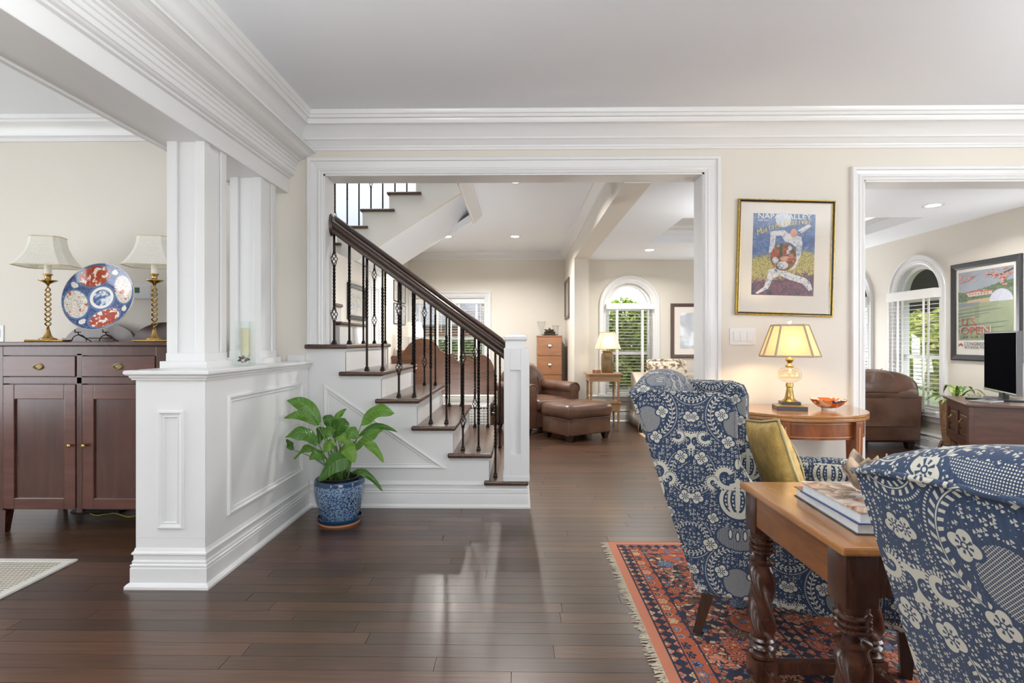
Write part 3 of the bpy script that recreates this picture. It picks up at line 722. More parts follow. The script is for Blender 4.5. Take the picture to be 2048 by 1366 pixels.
# decorated plate on a wire stand
m, nt, b = newmat('imari_plate')
v = coords(nt); sp = nt.nodes.new('ShaderNodeSeparateXYZ'); nt.links.new(v, sp.inputs[0])
x, y = E(nt, sp.outputs[0]), E(nt, sp.outputs[1]); r = (x*x+y*y).sqrt(); th = y.atan2(x)
nz = noise(nt, v, 34, 4, .6).outputs[0]; nz2 = noise(nt, v, 80, 3).outputs[0]
blue = ramp(nt, nz2, [(.35, (.015, .035, .12)), (.6, (.05, .10, .26)), (.75, (.35, .42, .55))])
red = ramp(nt, nz, [(.40, (.38, .045, .012)), (.52, (.45, .09, .03)), (.55, (.80, .74, .66)), (.8, (.84, .80, .74))], True)
flo = ramp(nt, nz, [(.0, (.42, .07, .02)), (.38, (.74, .70, .62)), (.44, (.60, .30, .22)), (.47, (.80, .78, .70)), (.55, (.14, .26, .14)), (.58, (.80, .78, .70)), (.64, (.45, .08, .03))], True)
col = blue
for i in range(4):
    a = R(20+90*i); cx, cy = .150*math.cos(a), .150*math.sin(a)
    ca, sa = math.cos(a), math.sin(a); dx, dy = x-cx, y-cy
    e = (((dx*ca+dy*sa)/.062).pow(2.0)+((dy*ca-dx*sa)/.096).pow(2.0)).sqrt()
    col = mix(nt, e.lt(1.12), col, (.10, .17, .33)); col = mix(nt, e.lt(1.0), col, red if i % 2 else flo)
for i in range(8):
    a = R(65+45*i); rr = .075 if i % 2 else .19
    d = ((x-rr*math.cos(a)).pow(2.0)+(y-rr*math.sin(a)).pow(2.0)).sqrt(); col = mix(nt, d.lt(.010), col, (.50, .10, .02))
for i in range(4):
    a = R(65+90*i); d = ((x-.185*math.cos(a)).pow(2.0)+(y-.185*math.sin(a)).pow(2.0)).sqrt()+E(nt, nz)*.03; col = mix(nt, d.lt(.034), col, (.75, .74, .68))
col = mix(nt, r.lt(.088), col, (.10, .16, .32)); col = mix(nt, r.lt(.074), col, (.82, .80, .74))
col = mix(nt, r.lt(.056), col, ramp(nt, nz, [(.42, (.03, .07, .20)), (.5, (.15, .24, .42)), (.60, (.72, .74, .76))]))
col = mix(nt, r.gt(.222), col, (.55, .52, .46)); nt.links.new(col, b.inputs['Base Color']); b.inputs['Roughness'].default_value = .12; b.inputs['Coat Weight'].default_value = .5
pc = pY(205, 596, 3.52)
prof = [(.0, .0), (.06, 0), (.10, .004), (.15, .014), (.20, .030), (.226, .040), (.2285, .043), (.225, .047), (.198, .036), (.148, .020), (.098, .010), (.06, .007), (.0, .007)]
pl = MB().lathe(prof, 64).build('decorated_plate', m, None, True, angle=50); pl.location = pc; pl.rotation_euler = (R(90-12), R(0), R(4)); pl.scale = (1, 1, 1)
tag(pl, 'large round porcelain plate in blue, red and white on the sideboard', 'plate')
ps = thing('plate_stand', 'dark wire easel stand holding the large porcelain plate', 'plate stand', (pc.x, 3.44, 1.158))
for sx in (-1, 1):
    mb = MB(); c = sx*.09
    mb.tube([(c+.048*math.cos(a), 0, .003+.042*math.sin(a)) for a in [math.pi*i/12 for i in range(13)]], .0032, 6)
    mb.tube([(c, 0, .044), (c, -.012, .062), (c, -.03, .062), (c, -.034, .078)], .0032, 6); mb.tube([(c, 0, .044), (c, .10, .003)], .003, 6)
    mb.tube([(c-.02, -.012, .062), (c+.02, -.012, .062)], .003, 6)
    mb.build('foot', IRON, ps)
MB().tube([(-.09, .05, .024), (.09, .05, .024)], .003, 6).build('crossbar', IRON, ps)
# thermostat and wall switch
p = pY(287, 583, YF)
t = thing('thermostat', 'white wall thermostat with small green screen beside the plate', 'thermostat', (p.x, YF, p.z))
MB().box(-.06, .058, -.022, 0, -.052, .045, .006).build('housing', WHITE, t); MB().box(-.048, -.012, -.0232, -.02, -.012, .026, .001).build('screen', plain('lcd', (.10, .16, .11), .2), t)
p = pY(2, 667, YF)
t = thing('wall_plate', 'white switch plate on the wall at the left picture edge', 'switch', (p.x-.012, YF, p.z)); MB().box(-.036, .036, -.007, 0, -.058, .058, .004).build('plate', WHITE, t); MB().box(-.014, .014, -.011, -.006, -.03, .03, .002).build('rocker', WHITE, t)
# dark mat and yellow cord under the sideboard
p = pZ(170, 1034); mt = thing('floor_mat', 'small black rubber mat on the floor under the sideboard', 'mat', (p.x, p.y+.22, 0)); RUB = plain('black_rubber', (.008, .008, .009), .6)
MB().box(-.17, .17, -.14, .14, 0, .012, .004).build('pad', RUB, mt)
mb = MB()
for i in range(9): mb.box(-.16, .16, -.13+i*.031, -.118+i*.031, .011, .015)
mb.build('rib', RUB, mt)
pts = [pZ(180+i*9, 1027+4*math.sin(i*.9)+(3 if i > 3 else 0), .004) for i in range(12)]
tag(MB().tube(pts, .004, 6).build('power_cord', plain('yellow_cord', (.45, .36, .08), .5), None, True), 'thin yellow cord on the floor under the sideboard', 'cord')

# woven white rug at the left
m, nt, b = newmat('woven_wool'); v = coords(nt); sp = nt.nodes.new('ShaderNodeSeparateXYZ'); nt.links.new(v, sp.inputs[0])
x, y = E(nt, sp.outputs[0]), E(nt, sp.outputs[1]); k = 2*math.pi/.022
s_ = (x*k+((y/.022).floor()*math.pi)).sin()*.5+(y*k).sin()*.5
nt.links.new(ramp(nt, s_*.5+.5, [(.2, (.30, .27, .22)), (.6, (.66, .62, .53))]), b.inputs['Base Color']); b.inputs['Roughness'].default_value = .95; bump(nt, b, s_, .8, .006)
p = pZ(157, 1122)
rg = thing('woven_rug', 'ivory basket-weave rug with bound edge on the dining floor', 'rug', (p.x, p.y, 0))
MB().box(-2.4, -.03, -2.4, -.03, 0, .010).build('weave', m, rg)
mb = MB(); BIND = plain('rug_binding', (.66, .64, .59), .9, bmp=.3, bscale=120)
mb.box(-2.4, 0, -.045, 0, 0, .013, .005); mb.build('binding', BIND, rg); MB().box(-.045, 0, -2.4, -.0451, 0, .013, .005).build('binding', BIND, rg)

# glass cylinder with stones on the half wall
gv = thing('glass_vase', 'tall clear square glass vase with coloured stones on the half wall', 'vase', (-1.565, 3.06, 1.024))
G2 = glassmat('vase_glass', (.97, .99, .98))
mb = MB(); a = .042; mb.box(-a, a, -a, a, 0, .012, .002)
for q in (a, a-.005): mb.rings([[(q, -q, .01), (q, q, .01), (-q, q, .01), (-q, -q, .01)], [(q, -q, .25), (q, q, .25), (-q, q, .25), (-q, -q, .25)]], cap=False)
mb.rings([[(a, -a, .25), (a, a, .25), (-a, a, .25), (-a, -a, .25)], [(a-.005, -a+.005, .25), (a-.005, a-.005, .25), (-a+.005, a-.005, .25), (-a+.005, -a+.005, .25)]], cap=False)
mb.build('glass', G2, gv)
MB().lathe([(.024, .055), (.024, .205), (.02, .212), (.0, .213)], 20).build('candle', plain('candle_wax', (.74, .68, .45), .5), gv, True, angle=40)
cols = [plain('stone_%s' % n, c, .2) for n, c in (('red', (.25, .05, .03)), ('green', (.05, .22, .06)), ('white', (.7, .68, .62)), ('slate', (.05, .05, .07)))]
sv = []
for i in range(22):
    mb = MB(); r = random.uniform(.009, .013); mb.lathe([(0, -r*.7), (r*.8, -r*.4), (r, 0), (r*.7, r*.45), (0, r*.7)], 8)
    o = mb.build('stone', cols[i % 4], gv, True); o.location = (random.uniform(-.026, .026), random.uniform(-.026, .026), .022+.0022*i)
# ---------------------------------------------------------------- blue printed upholstery
def fabric(name, blue, blue2, cream):
    m, nt, b = newmat(name)
    uvn = nt.nodes.new('ShaderNodeUVMap'); sp = nt.nodes.new('ShaderNodeSeparateXYZ'); nt.links.new(uvn.outputs[0], sp.inputs[0])
    U, V = E(nt, sp.outputs[0])+.04, E(nt, sp.outputs[1])*-1+1.04
    P, Q = .34, .60
    u = (((U/P).frac())-.5).abs()*P; v = (V/Q).frac()*Q
    def pol(cx, cy):
        dx, dy = u-cx, v-cy; return (dx*dx+dy*dy).sqrt(), dy.atan2(dx)
    acc = None
    def put(e, halo=None):
        nonlocal acc
        if acc is None: acc = e; return
        if halo is not None: acc = acc*(1-halo)
        acc = acc.max(e)
    # ground: small rosettes and fine dots
    vo = nt.nodes.new('ShaderNodeTexVoronoi'); vo.inputs['Scale'].default_value = 66; vo.inputs['Randomness'].default_value = .45; nt.links.new(uvn.outputs[0], vo.inputs['Vector'])
    pp = nt.nodes.new('ShaderNodeVectorMath'); pp.operation = 'SUBTRACT'; nt.links.new(uvn.outputs[0], pp.inputs[0]); sc_ = nt.nodes.new('ShaderNodeVectorMath'); sc_.operation = 'MULTIPLY'; sc_.inputs[1].default_value = (1, 1, 1); nt.links.new(vo.outputs['Position'], sc_.inputs[0]); nt.links.new(sc_.outputs[0], pp.inputs[1])
    s2 = nt.nodes.new('ShaderNodeSeparateXYZ'); nt.links.new(pp.outputs[0], s2.inputs[0]); th = E(nt, s2.outputs[1]).atan2(E(nt, s2.outputs[0]))
    d = E(nt, vo.outputs['Distance']); put(d.lt(.40)*d.gt(.17)*((th*3).cos()).gt(-.25)*.92); put(d.lt(.09)*.92)
    vo2 = nt.nodes.new('ShaderNodeTexVoronoi'); vo2.inputs['Scale'].default_value = 150; vo2.inputs['Randomness'].default_value = .6; nt.links.new(uvn.outputs[0], vo2.inputs['Vector'])
    put(E(nt, vo2.outputs['Distance']).lt(.24)*d.gt(.55)*.9)
    def garland(cx, cy, rad, a0, a1, wd=.013, k=30):
        r, t = pol(cx, cy); gate = t.gt(a0)*t.lt(a1); q = (r-rad)
        halo = (q-.004).abs().lt(wd+.010)*gate
        put(q.abs().lt(wd)*((t*k+q.abs()*210).sin()).gt(.30)*q.abs().gt(.0026)*gate, halo)
        put(q.abs().lt(.0011)*gate); put(((r-(rad+.018)).abs()).lt(.0020)*((t*(k*3.0)).sin()).gt(-.1)*gate)
    garland(.0, .175, .098, -1.3, 1.35, .012, 36); garland(.17, .40, .072, -3.1, 3.1, .012, 30); garland(.17, .06, .060, -3.1, 3.1, .011, 26)
    kk = 2*math.pi/.0080
    e = (u/.075).pow(2.0)+((v-.035)/.046).pow(2.0); put(e.lt(1)*(((U+V)*kk).sin()*((U-V)*kk).sin()).gt(.30), e.lt(1.25))
    kl = 2*math.pi/.0125; e = (u/.050).pow(2.0)+((v-.205)/.052).pow(2.0); put(e.lt(1)*((((U+V)*kl).sin()).abs().lt(.30)).max((((U-V)*kl).sin()).abs().lt(.30)), e.lt(1.3))
    def ell(cx, cy, rx_, ry_): return (((u-cx)/rx_).pow(2.0)+((v-cy)/ry_).pow(2.0)).sqrt()
    # onion motif with beaded ribs
    e = ell(0, .495, .062, .064); put(e.gt(.84)*e.lt(1.06), e.lt(1.16))
    e2 = ell(0, .492, .034, .066); put(e2.gt(.78)*e2.lt(1.05)); put(ell(0, .485, .009, .056).lt(1))
    put(((e-.70).abs()).lt(.045)*((v*420).sin()).gt(-.1)); put(((e2-.52).abs()).lt(.07)*((v*420).sin()).gt(-.1))
    # acanthus scrolls
    for cx, cy, ra, sl, w_, a0, a1 in ((.040, .405, .034, .006, .0085, -2.6, 1.9), (.086, .432, .019, .004, .0065, -2.8, 1.6), (.150, .275, .026, .005, .0075, -2.9, 1.4), (.122, .262, .016, .003, .0055, -2.0, 2.6)):
        r, t = pol(cx, cy); q = (r-ra-t*sl).abs(); g_ = t.gt(a0)*t.lt(a1); put(q.lt(w_*(1.0))*g_, q.lt(w_+.006)*g_)
        put(((r-ra-t*sl-w_-.004).abs()).lt(.0032)*((t*22).sin()).gt(-.2)*g_)
    put(ell(0, .355, .010, .020).lt(1), ell(0, .355, .016, .026).lt(1)); put(ell(0, .43, .010, .022).lt(1))
    for cx, cy in ((0, .03), (.026, .024)): put(ell(cx, cy, .005, .016).lt(1), ell(cx, cy, .009, .021).lt(1))
    def flower(cx, cy, Rr, n=4, ph=.5):
        r, t = pol(cx, cy); c_ = (t*(n/2.0)+ph).cos().abs()
        pet = c_*(Rr*.36)+Rr*.66
        body = r.lt(pet)*(1-(c_.lt(.34)*r.lt(Rr*.62)))*(1-(c_.gt(.93)*r.lt(Rr*.55)*r.gt(Rr*.3)))*r.gt(Rr*.24)
        put(body.max(r.lt(Rr*.13)), r.lt(pet+.0055))
    for c in ((.098, .075, .0265), (.058, .172, .024), (.034, .275, .0235), (.132, .345, .025), (.148, .50, .024), (.160, .185, .020), (.088, .572, .020)): flower(*c)
    mp = nt.nodes.new('ShaderNodeMapping'); mp.inputs['Scale'].default_value = (260, 18, 1); nt.links.new(uvn.outputs[0], mp.inputs[0])
    n = noise(nt, mp.outputs[0], 1, 2); g = ramp(nt, n.outputs[0], [(.3, blue), (.7, blue2)])
    n2 = noise(nt, mp.outputs[0], 2.2, 2)
    cr_ = ramp(nt, n2.outputs[0], [(.3, [c*.88 for c in cream]), (.7, cream)])
    nt.links.new(mix(nt, acc, g, cr_), b.inputs['Base Color']); b.inputs['Roughness'].default_value = .9; b.inputs['Sheen Weight'].default_value = .15
    bump(nt, b, n.outputs[0], .15, .002)
    return m
FAB = fabric('blue_floral_print', (.011, .024, .058), (.021, .044, .096), (.52, .50, .42))
LEGW = wood('dark_leg_wood', (.018, .010, .006), (.05, .028, .016), .35, 2, 6, .3)
def wing_chair(label, loc, rz):
    """local frame: faces +x, near side is -y; origin at rear near leg on the floor"""
    c = thing('wing_chair', label, 'armchair', loc, rz, 'matching blue wing chairs')
    Wd = .72
    for x, y, dx, dz in ((.03, .03, -.05, 0), (.03, Wd-.03, -.05, 0)):
        MB().taper((x+dx, y, 0), (.016, .016), (x, y, .20), (.024, .024)).build('leg', LEGW, c)
    for y in (.05, Wd-.05): MB().taper((.66, y, 0), (.016, .016), (.66, y, .20), (.026, .026)).build('leg', LEGW, c)
    # outer side panels: seat side, arm and wing in one outline
    side = [(-.005, .165), (.70, .165), (.715, .20), (.70, .50), (.66, .555), (.30, .555), (.225, .575), (.170, .62), (.138, .68), (.125, .78), (.125, .88), (.105, .930), (.05, .950), (-.20, .948), (-.262, .922), (-.255, .88)]
    for y0, y1, nm in ((.0, .075, 'side_panel'), (Wd-.075, Wd, 'side_panel')):
        MB().prism(side, 1, y0, y1, .022, 4).build(nm, FAB, c, True, uv=True)
    # back: raked slab with arched crest
    def xb(z): return -.02-.265*(z-.165)/.77
    rs = []; M_ = 16
    ys = [.012+(Wd-.024)*i/M_ for i in range(M_+1)]; hump = [math.sin(math.pi*i/M_)**.7 for i in range(M_+1)]
    for j in range(12):
        t = j/11; z = .165+t*.765; zz = [z+.03*hump[i]*max(0, (t-.5)/.5) for i in range(M_+1)]
        rs.append([(xb(zz[i])-.012*hump[i], ys[i], zz[i]) for i in range(M_+1)]+[(xb(zz[i])+.15, ys[i], zz[i]) for i in range(M_, -1, -1)])
    last = rs[-1]; n_ = len(last)
    for sq, dz in ((.93, .022), (.78, .042), (.55, .056), (.25, .062), (.02, .063)):
        ring = []
        for i, p in enumerate(last):
            q = last[n_-1-i]; k = hump[i if i <= M_ else n_-1-i]; cx = (p[0]+q[0])/2
            ring.append((cx+(p[0]-cx)*sq, .36+(p[1]-.36)*(1-.02*(1-sq)), p[2]+dz*(.25+.75*k)))
        rs.append(ring)
    welt = [Vector(p) for p in last[:M_+1]]
    mb = MB(); mb.rings(rs); mb.build('back', FAB, c, True, uv=True, angle=60)
    MB().tube([p+Vector((-.003, 0, 0)) for p in welt], .0055, 6).build('piping', FAB, c, True, uv=True)
    MB().box(.06, .70, .07, Wd-.07, .17, .33, .03, 3).build('seat_deck', FAB, c, True, uv=True)
    MB().box(.08, .70, .085, Wd-.085, .325, .46, .05, 4).build('seat_cushion', FAB, c, True, uv=True)
    # rolled arms
    for y, sg in ((.035, -1), (Wd-.035, 1)):
        pts = [(.18, y, .55), (.28, y, .552), (.45, y+sg*.004, .556), (.60, y+sg*.008, .556), (.695, y+sg*.01, .550), (.728, y+sg*.01, .54), (.742, y+sg*.01, .53)]
        mb = MB(); mb.tube(pts, [.045, .052, .056, .058, .058, .045, .012], 16); mb.build('arm_roll', FAB, c, True, uv=True)
    # welting along the near and far panel edges
    for y in (.004, Wd-.004):
        w_ = [(p[0], y, p[1]) for p in side[6:]]; w_ = [(w_[i][0]*.5+w_[i+1][0]*.5, y, w_[i][2]*.5+w_[i+1][2]*.5) if k else w_[i] for i in range(len(w_)-1) for k in (0, 1)]
        MB().tube(w_, .0055, 6).build('piping', FAB, c, True, uv=True)
        MB().tube([(.005, y-.001 if y < .1 else y+.001, .60), (.14, y, .575), (.30, y, .60)], .0045, 6).build('piping', FAB, c, True, uv=True)
    return c
a1 = R(-26); a2 = R(10)
leg1 = pZ(1412, 1275)
ch1 = wing_chair('blue floral wing chair with the gold cushion, beyond the side table', (leg1.x-.02, leg1.y-.01, .009), a1)
# the near chair, its far rear corner placed by the photo
far_top = Vector((.60, .95))
def rot2(v, a): return Vector((v[0]*math.cos(a)-v[1]*math.sin(a), v[0]*math.sin(a)+v[1]*math.cos(a)))
o2 = far_top-rot2((-.255, .72), a2)
ch2 = wing_chair('blue floral wing chair close to the camera, cut by the right picture edge', (o2.x, o2.y, .009), a2)
# gold cushion
GOLD = plain('gold_brocade', (.58, .38, .11), .55, var=.22, vscale=26, bmp=.4, bscale=70)
cu = thing('throw_cushion', 'gold brocade square cushion leaning in the far wing chair', 'cushion', (0, 0, 0))
def pillow(name, hw_, hh, th, mat, parent, N=14, uv=False, ruff=0):
    rs = []; mb = MB()
    def pt(i, j, s):
        a, b_ = -1+2*i/N, -1+2*j/N; e = max(0, (1-a*a)*(1-b_*b_))**.42
        pin = 1-.07*(1-abs(a)**2)*abs(b_)**3 if True else 1; pin2 = 1-.07*(1-abs(b_)**2)*abs(a)**3
        return (a*hw_*pin2, s*th*e, b_*hh*pin)
    for s in (-1, 1):
        g = [[mb.bm.verts.new(pt(i, j, s)) for j in range(N+1)] for i in range(N+1)]
        for i in range(N):
            for j in range(N): mb.bm.faces.new((g[i][j], g[i+1][j], g[i+1][j+1], g[i][j+1]))
    return mb.build(name, mat, parent, True, uv=uv, weld=True)
pc1 = pillow('cover', .19, .19, .055, GOLD, cu)
MB().tube([(.19*math.cos(t)*1.0 if 0 else x, 0, z) for x, z in [(-.187, -.187), (-.176, 0), (-.187, .187), (0, .178), (.187, .187), (.176, 0), (.187, -.187), (0, -.178), (-.187, -.187)] for t in (0,)], .006, 6).build('cord_edge', plain('gold_cord', (.55, .45, .2), .5), pc1, True)
mb = MB()
for k in range(3):
    rr = .05+.045*k
    mb.tube([(rr*math.cos(t), -.060+.02*(rr/.19)**2*1.2+.0006*k, rr*math.sin(t)) for t in [2*math.pi*i/28 for i in range(29)]], .0035, 5)
mb.build('embroidery', plain('gold_thread', (.52, .43, .2), .45), pc1, True)
f1 = Vector((math.cos(a1), math.sin(a1))); l1 = Vector((-math.sin(a1), math.cos(a1)))
cpos = Vector((leg1.x, leg1.y))+f1*.24+l1*.32
cu.location = (cpos.x, cpos.y, .645); cu.rotation_euler = (R(-16), R(8), a1+R(112))

# ---------------------------------------------------------------- side table with barley twist legs
SIDEW = wood('lamplit_side_table_wood', (.24, .092, .026), (.42, .19, .062), .2, 1, 2.4, .5, 6)  # lamplight reflected on the top is put into this orange tone
SIDEA = wood('side_table_apron', (.10, .034, .011), (.24, .092, .028), .25, 1, 2.4, .4, 6)
SIDED = wood('dark_turned_wood', (.022, .008, .005), (.070, .026, .014), .22, 2, 5, .5, 8)
TZ = .672
cA = pZ(1697, 1103, TZ); cB = pZ(1472, 968, TZ)
tx0 = (cA.x+cB.x)/2; ty0, ty1 = cA.y, cB.y; tx1 = tx0+.46
tb = thing('side_table', 'square oak side table with dark barley-twist legs between the wing chairs', 'table', ((tx0+tx1)/2, (ty0+ty1)/2, .009))
hx, hy = (tx1-tx0)/2, (ty1-ty0)/2
MB().box(-hx, hx, -hy, hy, TZ-.022, TZ, .006, 2).build('top', SIDEW, tb)
ix, iy = hx-.014, hy-.014
for sx in (-1, 1):
    a, b_ = sx*(ix-.004), sx*(ix-.024)
    MB().box(min(a, b_), max(a, b_), -iy+.07, iy-.07, TZ-.125, TZ-.022, .002).build('apron', SIDEA, tb)
    a, b_ = sx*(iy-.004), sx*(iy-.024)
    MB().box(-ix+.07, ix-.07, min(a, b_), max(a, b_), TZ-.125, TZ-.022, .002).build('apron', SIDED, tb)
def barley(z0, z1, r0, n=24, steps=70):
    def ring(z, r): return r
    rs = []
    for j in range(steps+1):
        t = j/steps; z = z0+(z1-z0)*t; env = min(1, t*10, (1-t)*10)
        rs.append([(r0*(1+.22*env*math.cos(3*(2*math.pi*i/n)+t*(z1-z0)*44))*math.cos(2*math.pi*i/n), r0*(1+.22*env*math.cos(3*(2*math.pi*i/n)+t*(z1-z0)*44))*math.sin(2*math.pi*i/n), z) for i in range(n)])
    return rs
def twist_leg():
    g = 1.38; mb = MB(); mb.box(-.039, .039, -.039, .039, TZ-.15, TZ-.022, .003)
    p = [(.027, TZ-.15), (.027, TZ-.165)]
    for k in range(3): z = TZ-.172-k*.016; p += [(.024, z), (.030, z-.005), (.030, z-.010), (.024, z-.015)]
    p += [(.018, TZ-.228), (.016, TZ-.238), (.030, TZ-.246), (.027, TZ-.256)]
    mb.lathe([(r*g, z) for r, z in p], 28)
    mb.rings(barley(.175, TZ-.254, .0255*g, 30))
    mb.lathe([(r*g, z) for r, z in [(.026, .176), (.030, .168), (.018, .160), (.028, .152), (.030, .142), (.020, .132), (.030, .122), (.030, .112), (.022, .105)]], 28)
    mb.box(-.037, .037, -.037, .037, .035, .106, .003); mb.lathe([(r*g, z) for r, z in [(.018, 0), (.024, .008), (.026, .022), (.018, .036)]], 16)
    return mb
first = None
for sx in (-1, 1):
    for sy in (-1, 1):
        if first is None: first = twist_leg().build('leg', SIDED, tb, True, angle=45); o = first
        else: o = clone(first, tb)
        o.location = (sx*(ix-.039), sy*(iy-.039), 0)
for sx in (-1, 1): MB().box(sx*(ix-.039)-.014, sx*(ix-.039)+.014, -iy+.06, iy-.06, .05, .092, .003).build('stretcher', SIDED, tb)
for sy in (-1, 1): MB().box(-ix+.06, ix-.06, sy*(iy-.039)-.014, sy*(iy-.039)+.014, .05, .092, .003).build('stretcher', SIDED, tb)
# books on the side table
PAGES = plain('book_pages', (.62, .66, .68), .8, var=.06, vscale=90)
def book(label, pa, pb, z0, th, width, cover, topmat, rz=0):
    """pa..pb: left edge of the book from near to far"""
    d = Vector((pb.x-pa.x, pb.y-pa.y)); L = d.length; ang = math.atan2(-d.x, d.y)
    b_ = thing('book', label, 'book', (pa.x, pa.y, z0), ang, 'books on the side table')
    MB().box(0, width, 0, L, 0, .003, .001).build('back_cover', cover, b_); MB().box(0, width, 0, L, th-.003, th, .001).build('front_cover', topmat, b_)
    MB().box(.006, width-.004, .005, L-.005, .003, th-.003).build('page_block', PAGES, b_); MB().box(width-.003, width, 0, L, .003, th-.003, .001).build('spine', cover, b_)
    return b_
m, nt, b = newmat('photo_cover'); v = coords(nt); n = noise(nt, v, 14, 5, .65, 1.2)
nt.links.new(ramp(nt, n.outputs[0], [(.25, (.05, .03, .025)), (.42, (.33, .13, .07)), (.52, (.60, .46, .36)), (.62, (.72, .66, .60)), (.8, (.35, .30, .28))]), b.inputs['Base Color']); b.inputs['Roughness'].default_value = .15
NAVY = plain('navy_cover', (.02, .04, .16), .3); DARKC = plain('charcoal_cover', (.03, .025, .024), .3)
def tp(px, py, z): return pZ(px, py, z)
TZ += .009
z1_, z2_ = TZ+.030, TZ+.062
pa, pb = tp(1713, 1046, z1_), tp(1588, 972, z1_)
book('thick hardback with charcoal cover lying under the navy book', Vector((pa.x, pa.y)), Vector((pb.x, pb.y)), TZ, .030, .27, DARKC, plain('brown_cover', (.14, .07, .04), .3))
pa2, pb2 = tp(1718, 1024, z2_), tp(1600, 962, z2_)
bk2 = book('navy hardback with a photographic cover on top of the charcoal book', Vector((pa2.x, pa2.y)), Vector((pb2.x, pb2.y)), TZ+.030, .032, .26, NAVY, m)
# carved rose ornament with leaves
SHELL = plain('capiz_shell', (.42, .31, .21), .35, var=.75, vscale=22)
rp = pZ(1730, 990, TZ+.062); zb = TZ+.062
ro = thing('rose_ornament', 'mottled shell rose ornament with flat leaves lying on the navy book', 'ornament', (rp.x+.005, rp.y, zb))
def petal(r0, r1, ang, w_, lift, n=6):
    mb = MB(); g = []
    for i in range(n+1):
        t = i/n; row = []
        for j in range(-3, 4):
            a = ang+j/3*w_*math.sin(math.pi*(.16+.58*t))*.9; r = r0+(r1-r0)*math.sin(t*math.pi*.55)
            row.append(Vector((r*math.cos(a), r*math.sin(a), lift*t**1.1-.006*abs(j)*t+.012*math.sin(t*3.0+ang*3))))
        g.append(row)
    mb.rings(g, cap=False, closed=False); return mb
for k in range(11):
    ri = k/10; o = petal(.008, .050-.026*ri, k*2.4, .85, .060+.025*ri).build('petal', SHELL, ro, True); o.location = (0, 0, .014)
    sm = o.modifiers.new('thick', 'SOLIDIFY'); sm.thickness = .0025
ro.scale = (1.25, 1.25, 1.2)
for k in range(5):
    a = 2.6+k*.9; rs = []
    for i in range(9):
        t = i/8; ww = .018*math.sin(math.pi*t)**.8+.0005; c_ = Vector((math.cos(a), math.sin(a), 0)); n_ = Vector((-math.sin(a), math.cos(a), 0)); p0 = c_*(.02+.075*t)+Vector((0, 0, .006+.010*math.sin(t*2.5)))
        rs.append([p0-n_*ww, p0+Vector((0, 0, .003)), p0+n_*ww, p0-Vector((0, 0, .001))])
    MB().rings(rs).build('leaf', SHELL, ro, True)

# ---------------------------------------------------------------- Persian rug
m, nt, b = newmat('persian_pile')
v = coords(nt); sp = nt.nodes.new('ShaderNodeSeparateXYZ'); nt.links.new(v, sp.inputs[0]); x, y = E(nt, sp.outputs[0]), E(nt, sp.outputs[1])*-1
RUST, SALM, NAVYC, BEIGE, SKY, BRN, OLV = (.42, .095, .040), (.55, .20, .115), (.020, .021, .045), (.62, .42, .24), (.09, .16, .28), (.13, .055, .032), (.22, .20, .13)
def vor(vec, scale, rand=1.0, feat='F1'):
    n = nt.nodes.new('ShaderNodeTexVoronoi'); n.feature = feat; n.inputs['Scale'].default_value = scale; n.inputs['Randomness'].default_value = rand; nt.links.new(vec, n.inputs['Vector']); return n
def disto(vec, sc, amt):
    n = noise(nt, vec, sc, 2); a = nt.nodes.new('ShaderNodeVectorMath'); a.operation = 'SCALE'; a.inputs['Scale'].default_value = amt; nt.links.new(n.outputs['Color'], a.inputs[0])
    c = nt.nodes.new('ShaderNodeVectorMath'); nt.links.new(vec, c.inputs[0]); nt.links.new(a.outputs[0], c.inputs[1]); return c.outputs[0]
dv = disto(v, 14, .05)
def rosettes(vec, scale, n_pet, ground, cols, rnd=.75):
    """flower heads: rings of petals around voronoi points, coloured per cell"""
    vo = vor(vec, scale, rnd); dist = E(nt, vo.outputs['Distance'])
    pp = nt.nodes.new('ShaderNodeVectorMath'); pp.operation = 'SUBTRACT'; nt.links.new(vec, pp.inputs[0]); nt.links.new(vo.outputs['Position'], pp.inputs[1])
    s2 = nt.nodes.new('ShaderNodeSeparateXYZ'); nt.links.new(pp.outputs[0], s2.inputs[0]); th = E(nt, s2.outputs[1]).atan2(E(nt, s2.outputs[0]))
    cr = nt.nodes.new('ShaderNodeSeparateColor'); nt.links.new(vo.outputs['Color'], cr.inputs[0]); q = E(nt, cr.outputs[0])
    k = (th*(n_pet/2.0)).cos().abs()
    e = dist/(k*.35+.65)
    c1 = ramp(nt, q, [(i/len(cols), c) for i, c in enumerate(cols)], True); c2 = ramp(nt, (q*3.7).frac(), [(i/len(cols), c) for i, c in enumerate(cols)], True)
    col = mix(nt, e.lt(.46), ground, NAVYC); col = mix(nt, e.lt(.42), col, c1); col = mix(nt, e.lt(.42)*k.lt(.22), col, BEIGE); col = mix(nt, e.lt(.26), col, NAVYC); col = mix(nt, e.lt(.22), col, c2); col = mix(nt, e.lt(.09), col, BEIGE)
    return col
small = vor(dv, 46); se = vor(dv, 46, 1.0, 'DISTANCE_TO_EDGE')
cs = nt.nodes.new('ShaderNodeSeparateColor'); nt.links.new(small.outputs['Color'], cs.inputs[0])
conf = ramp(nt, E(nt, cs.outputs[0]), [(0, NAVYC), (.22, RUST), (.45, SALM), (.60, BRN), (.68, NAVYC), (.76, BEIGE), (.88, SKY), (.94, OLV)], True)
conf = mix(nt, E(nt, se.outputs['Distance']).lt(.07), conf, NAVYC)
field = rosettes(dv, 9.5, 8, conf, [RUST, SALM, RUST, SKY, BRN])
field = mix(nt, E(nt, vor(v, 3.0, .5).outputs['Distance']).lt(.33), field, rosettes(dv, 22, 6, RUST, [SALM, NAVYC, BEIGE, SKY]))
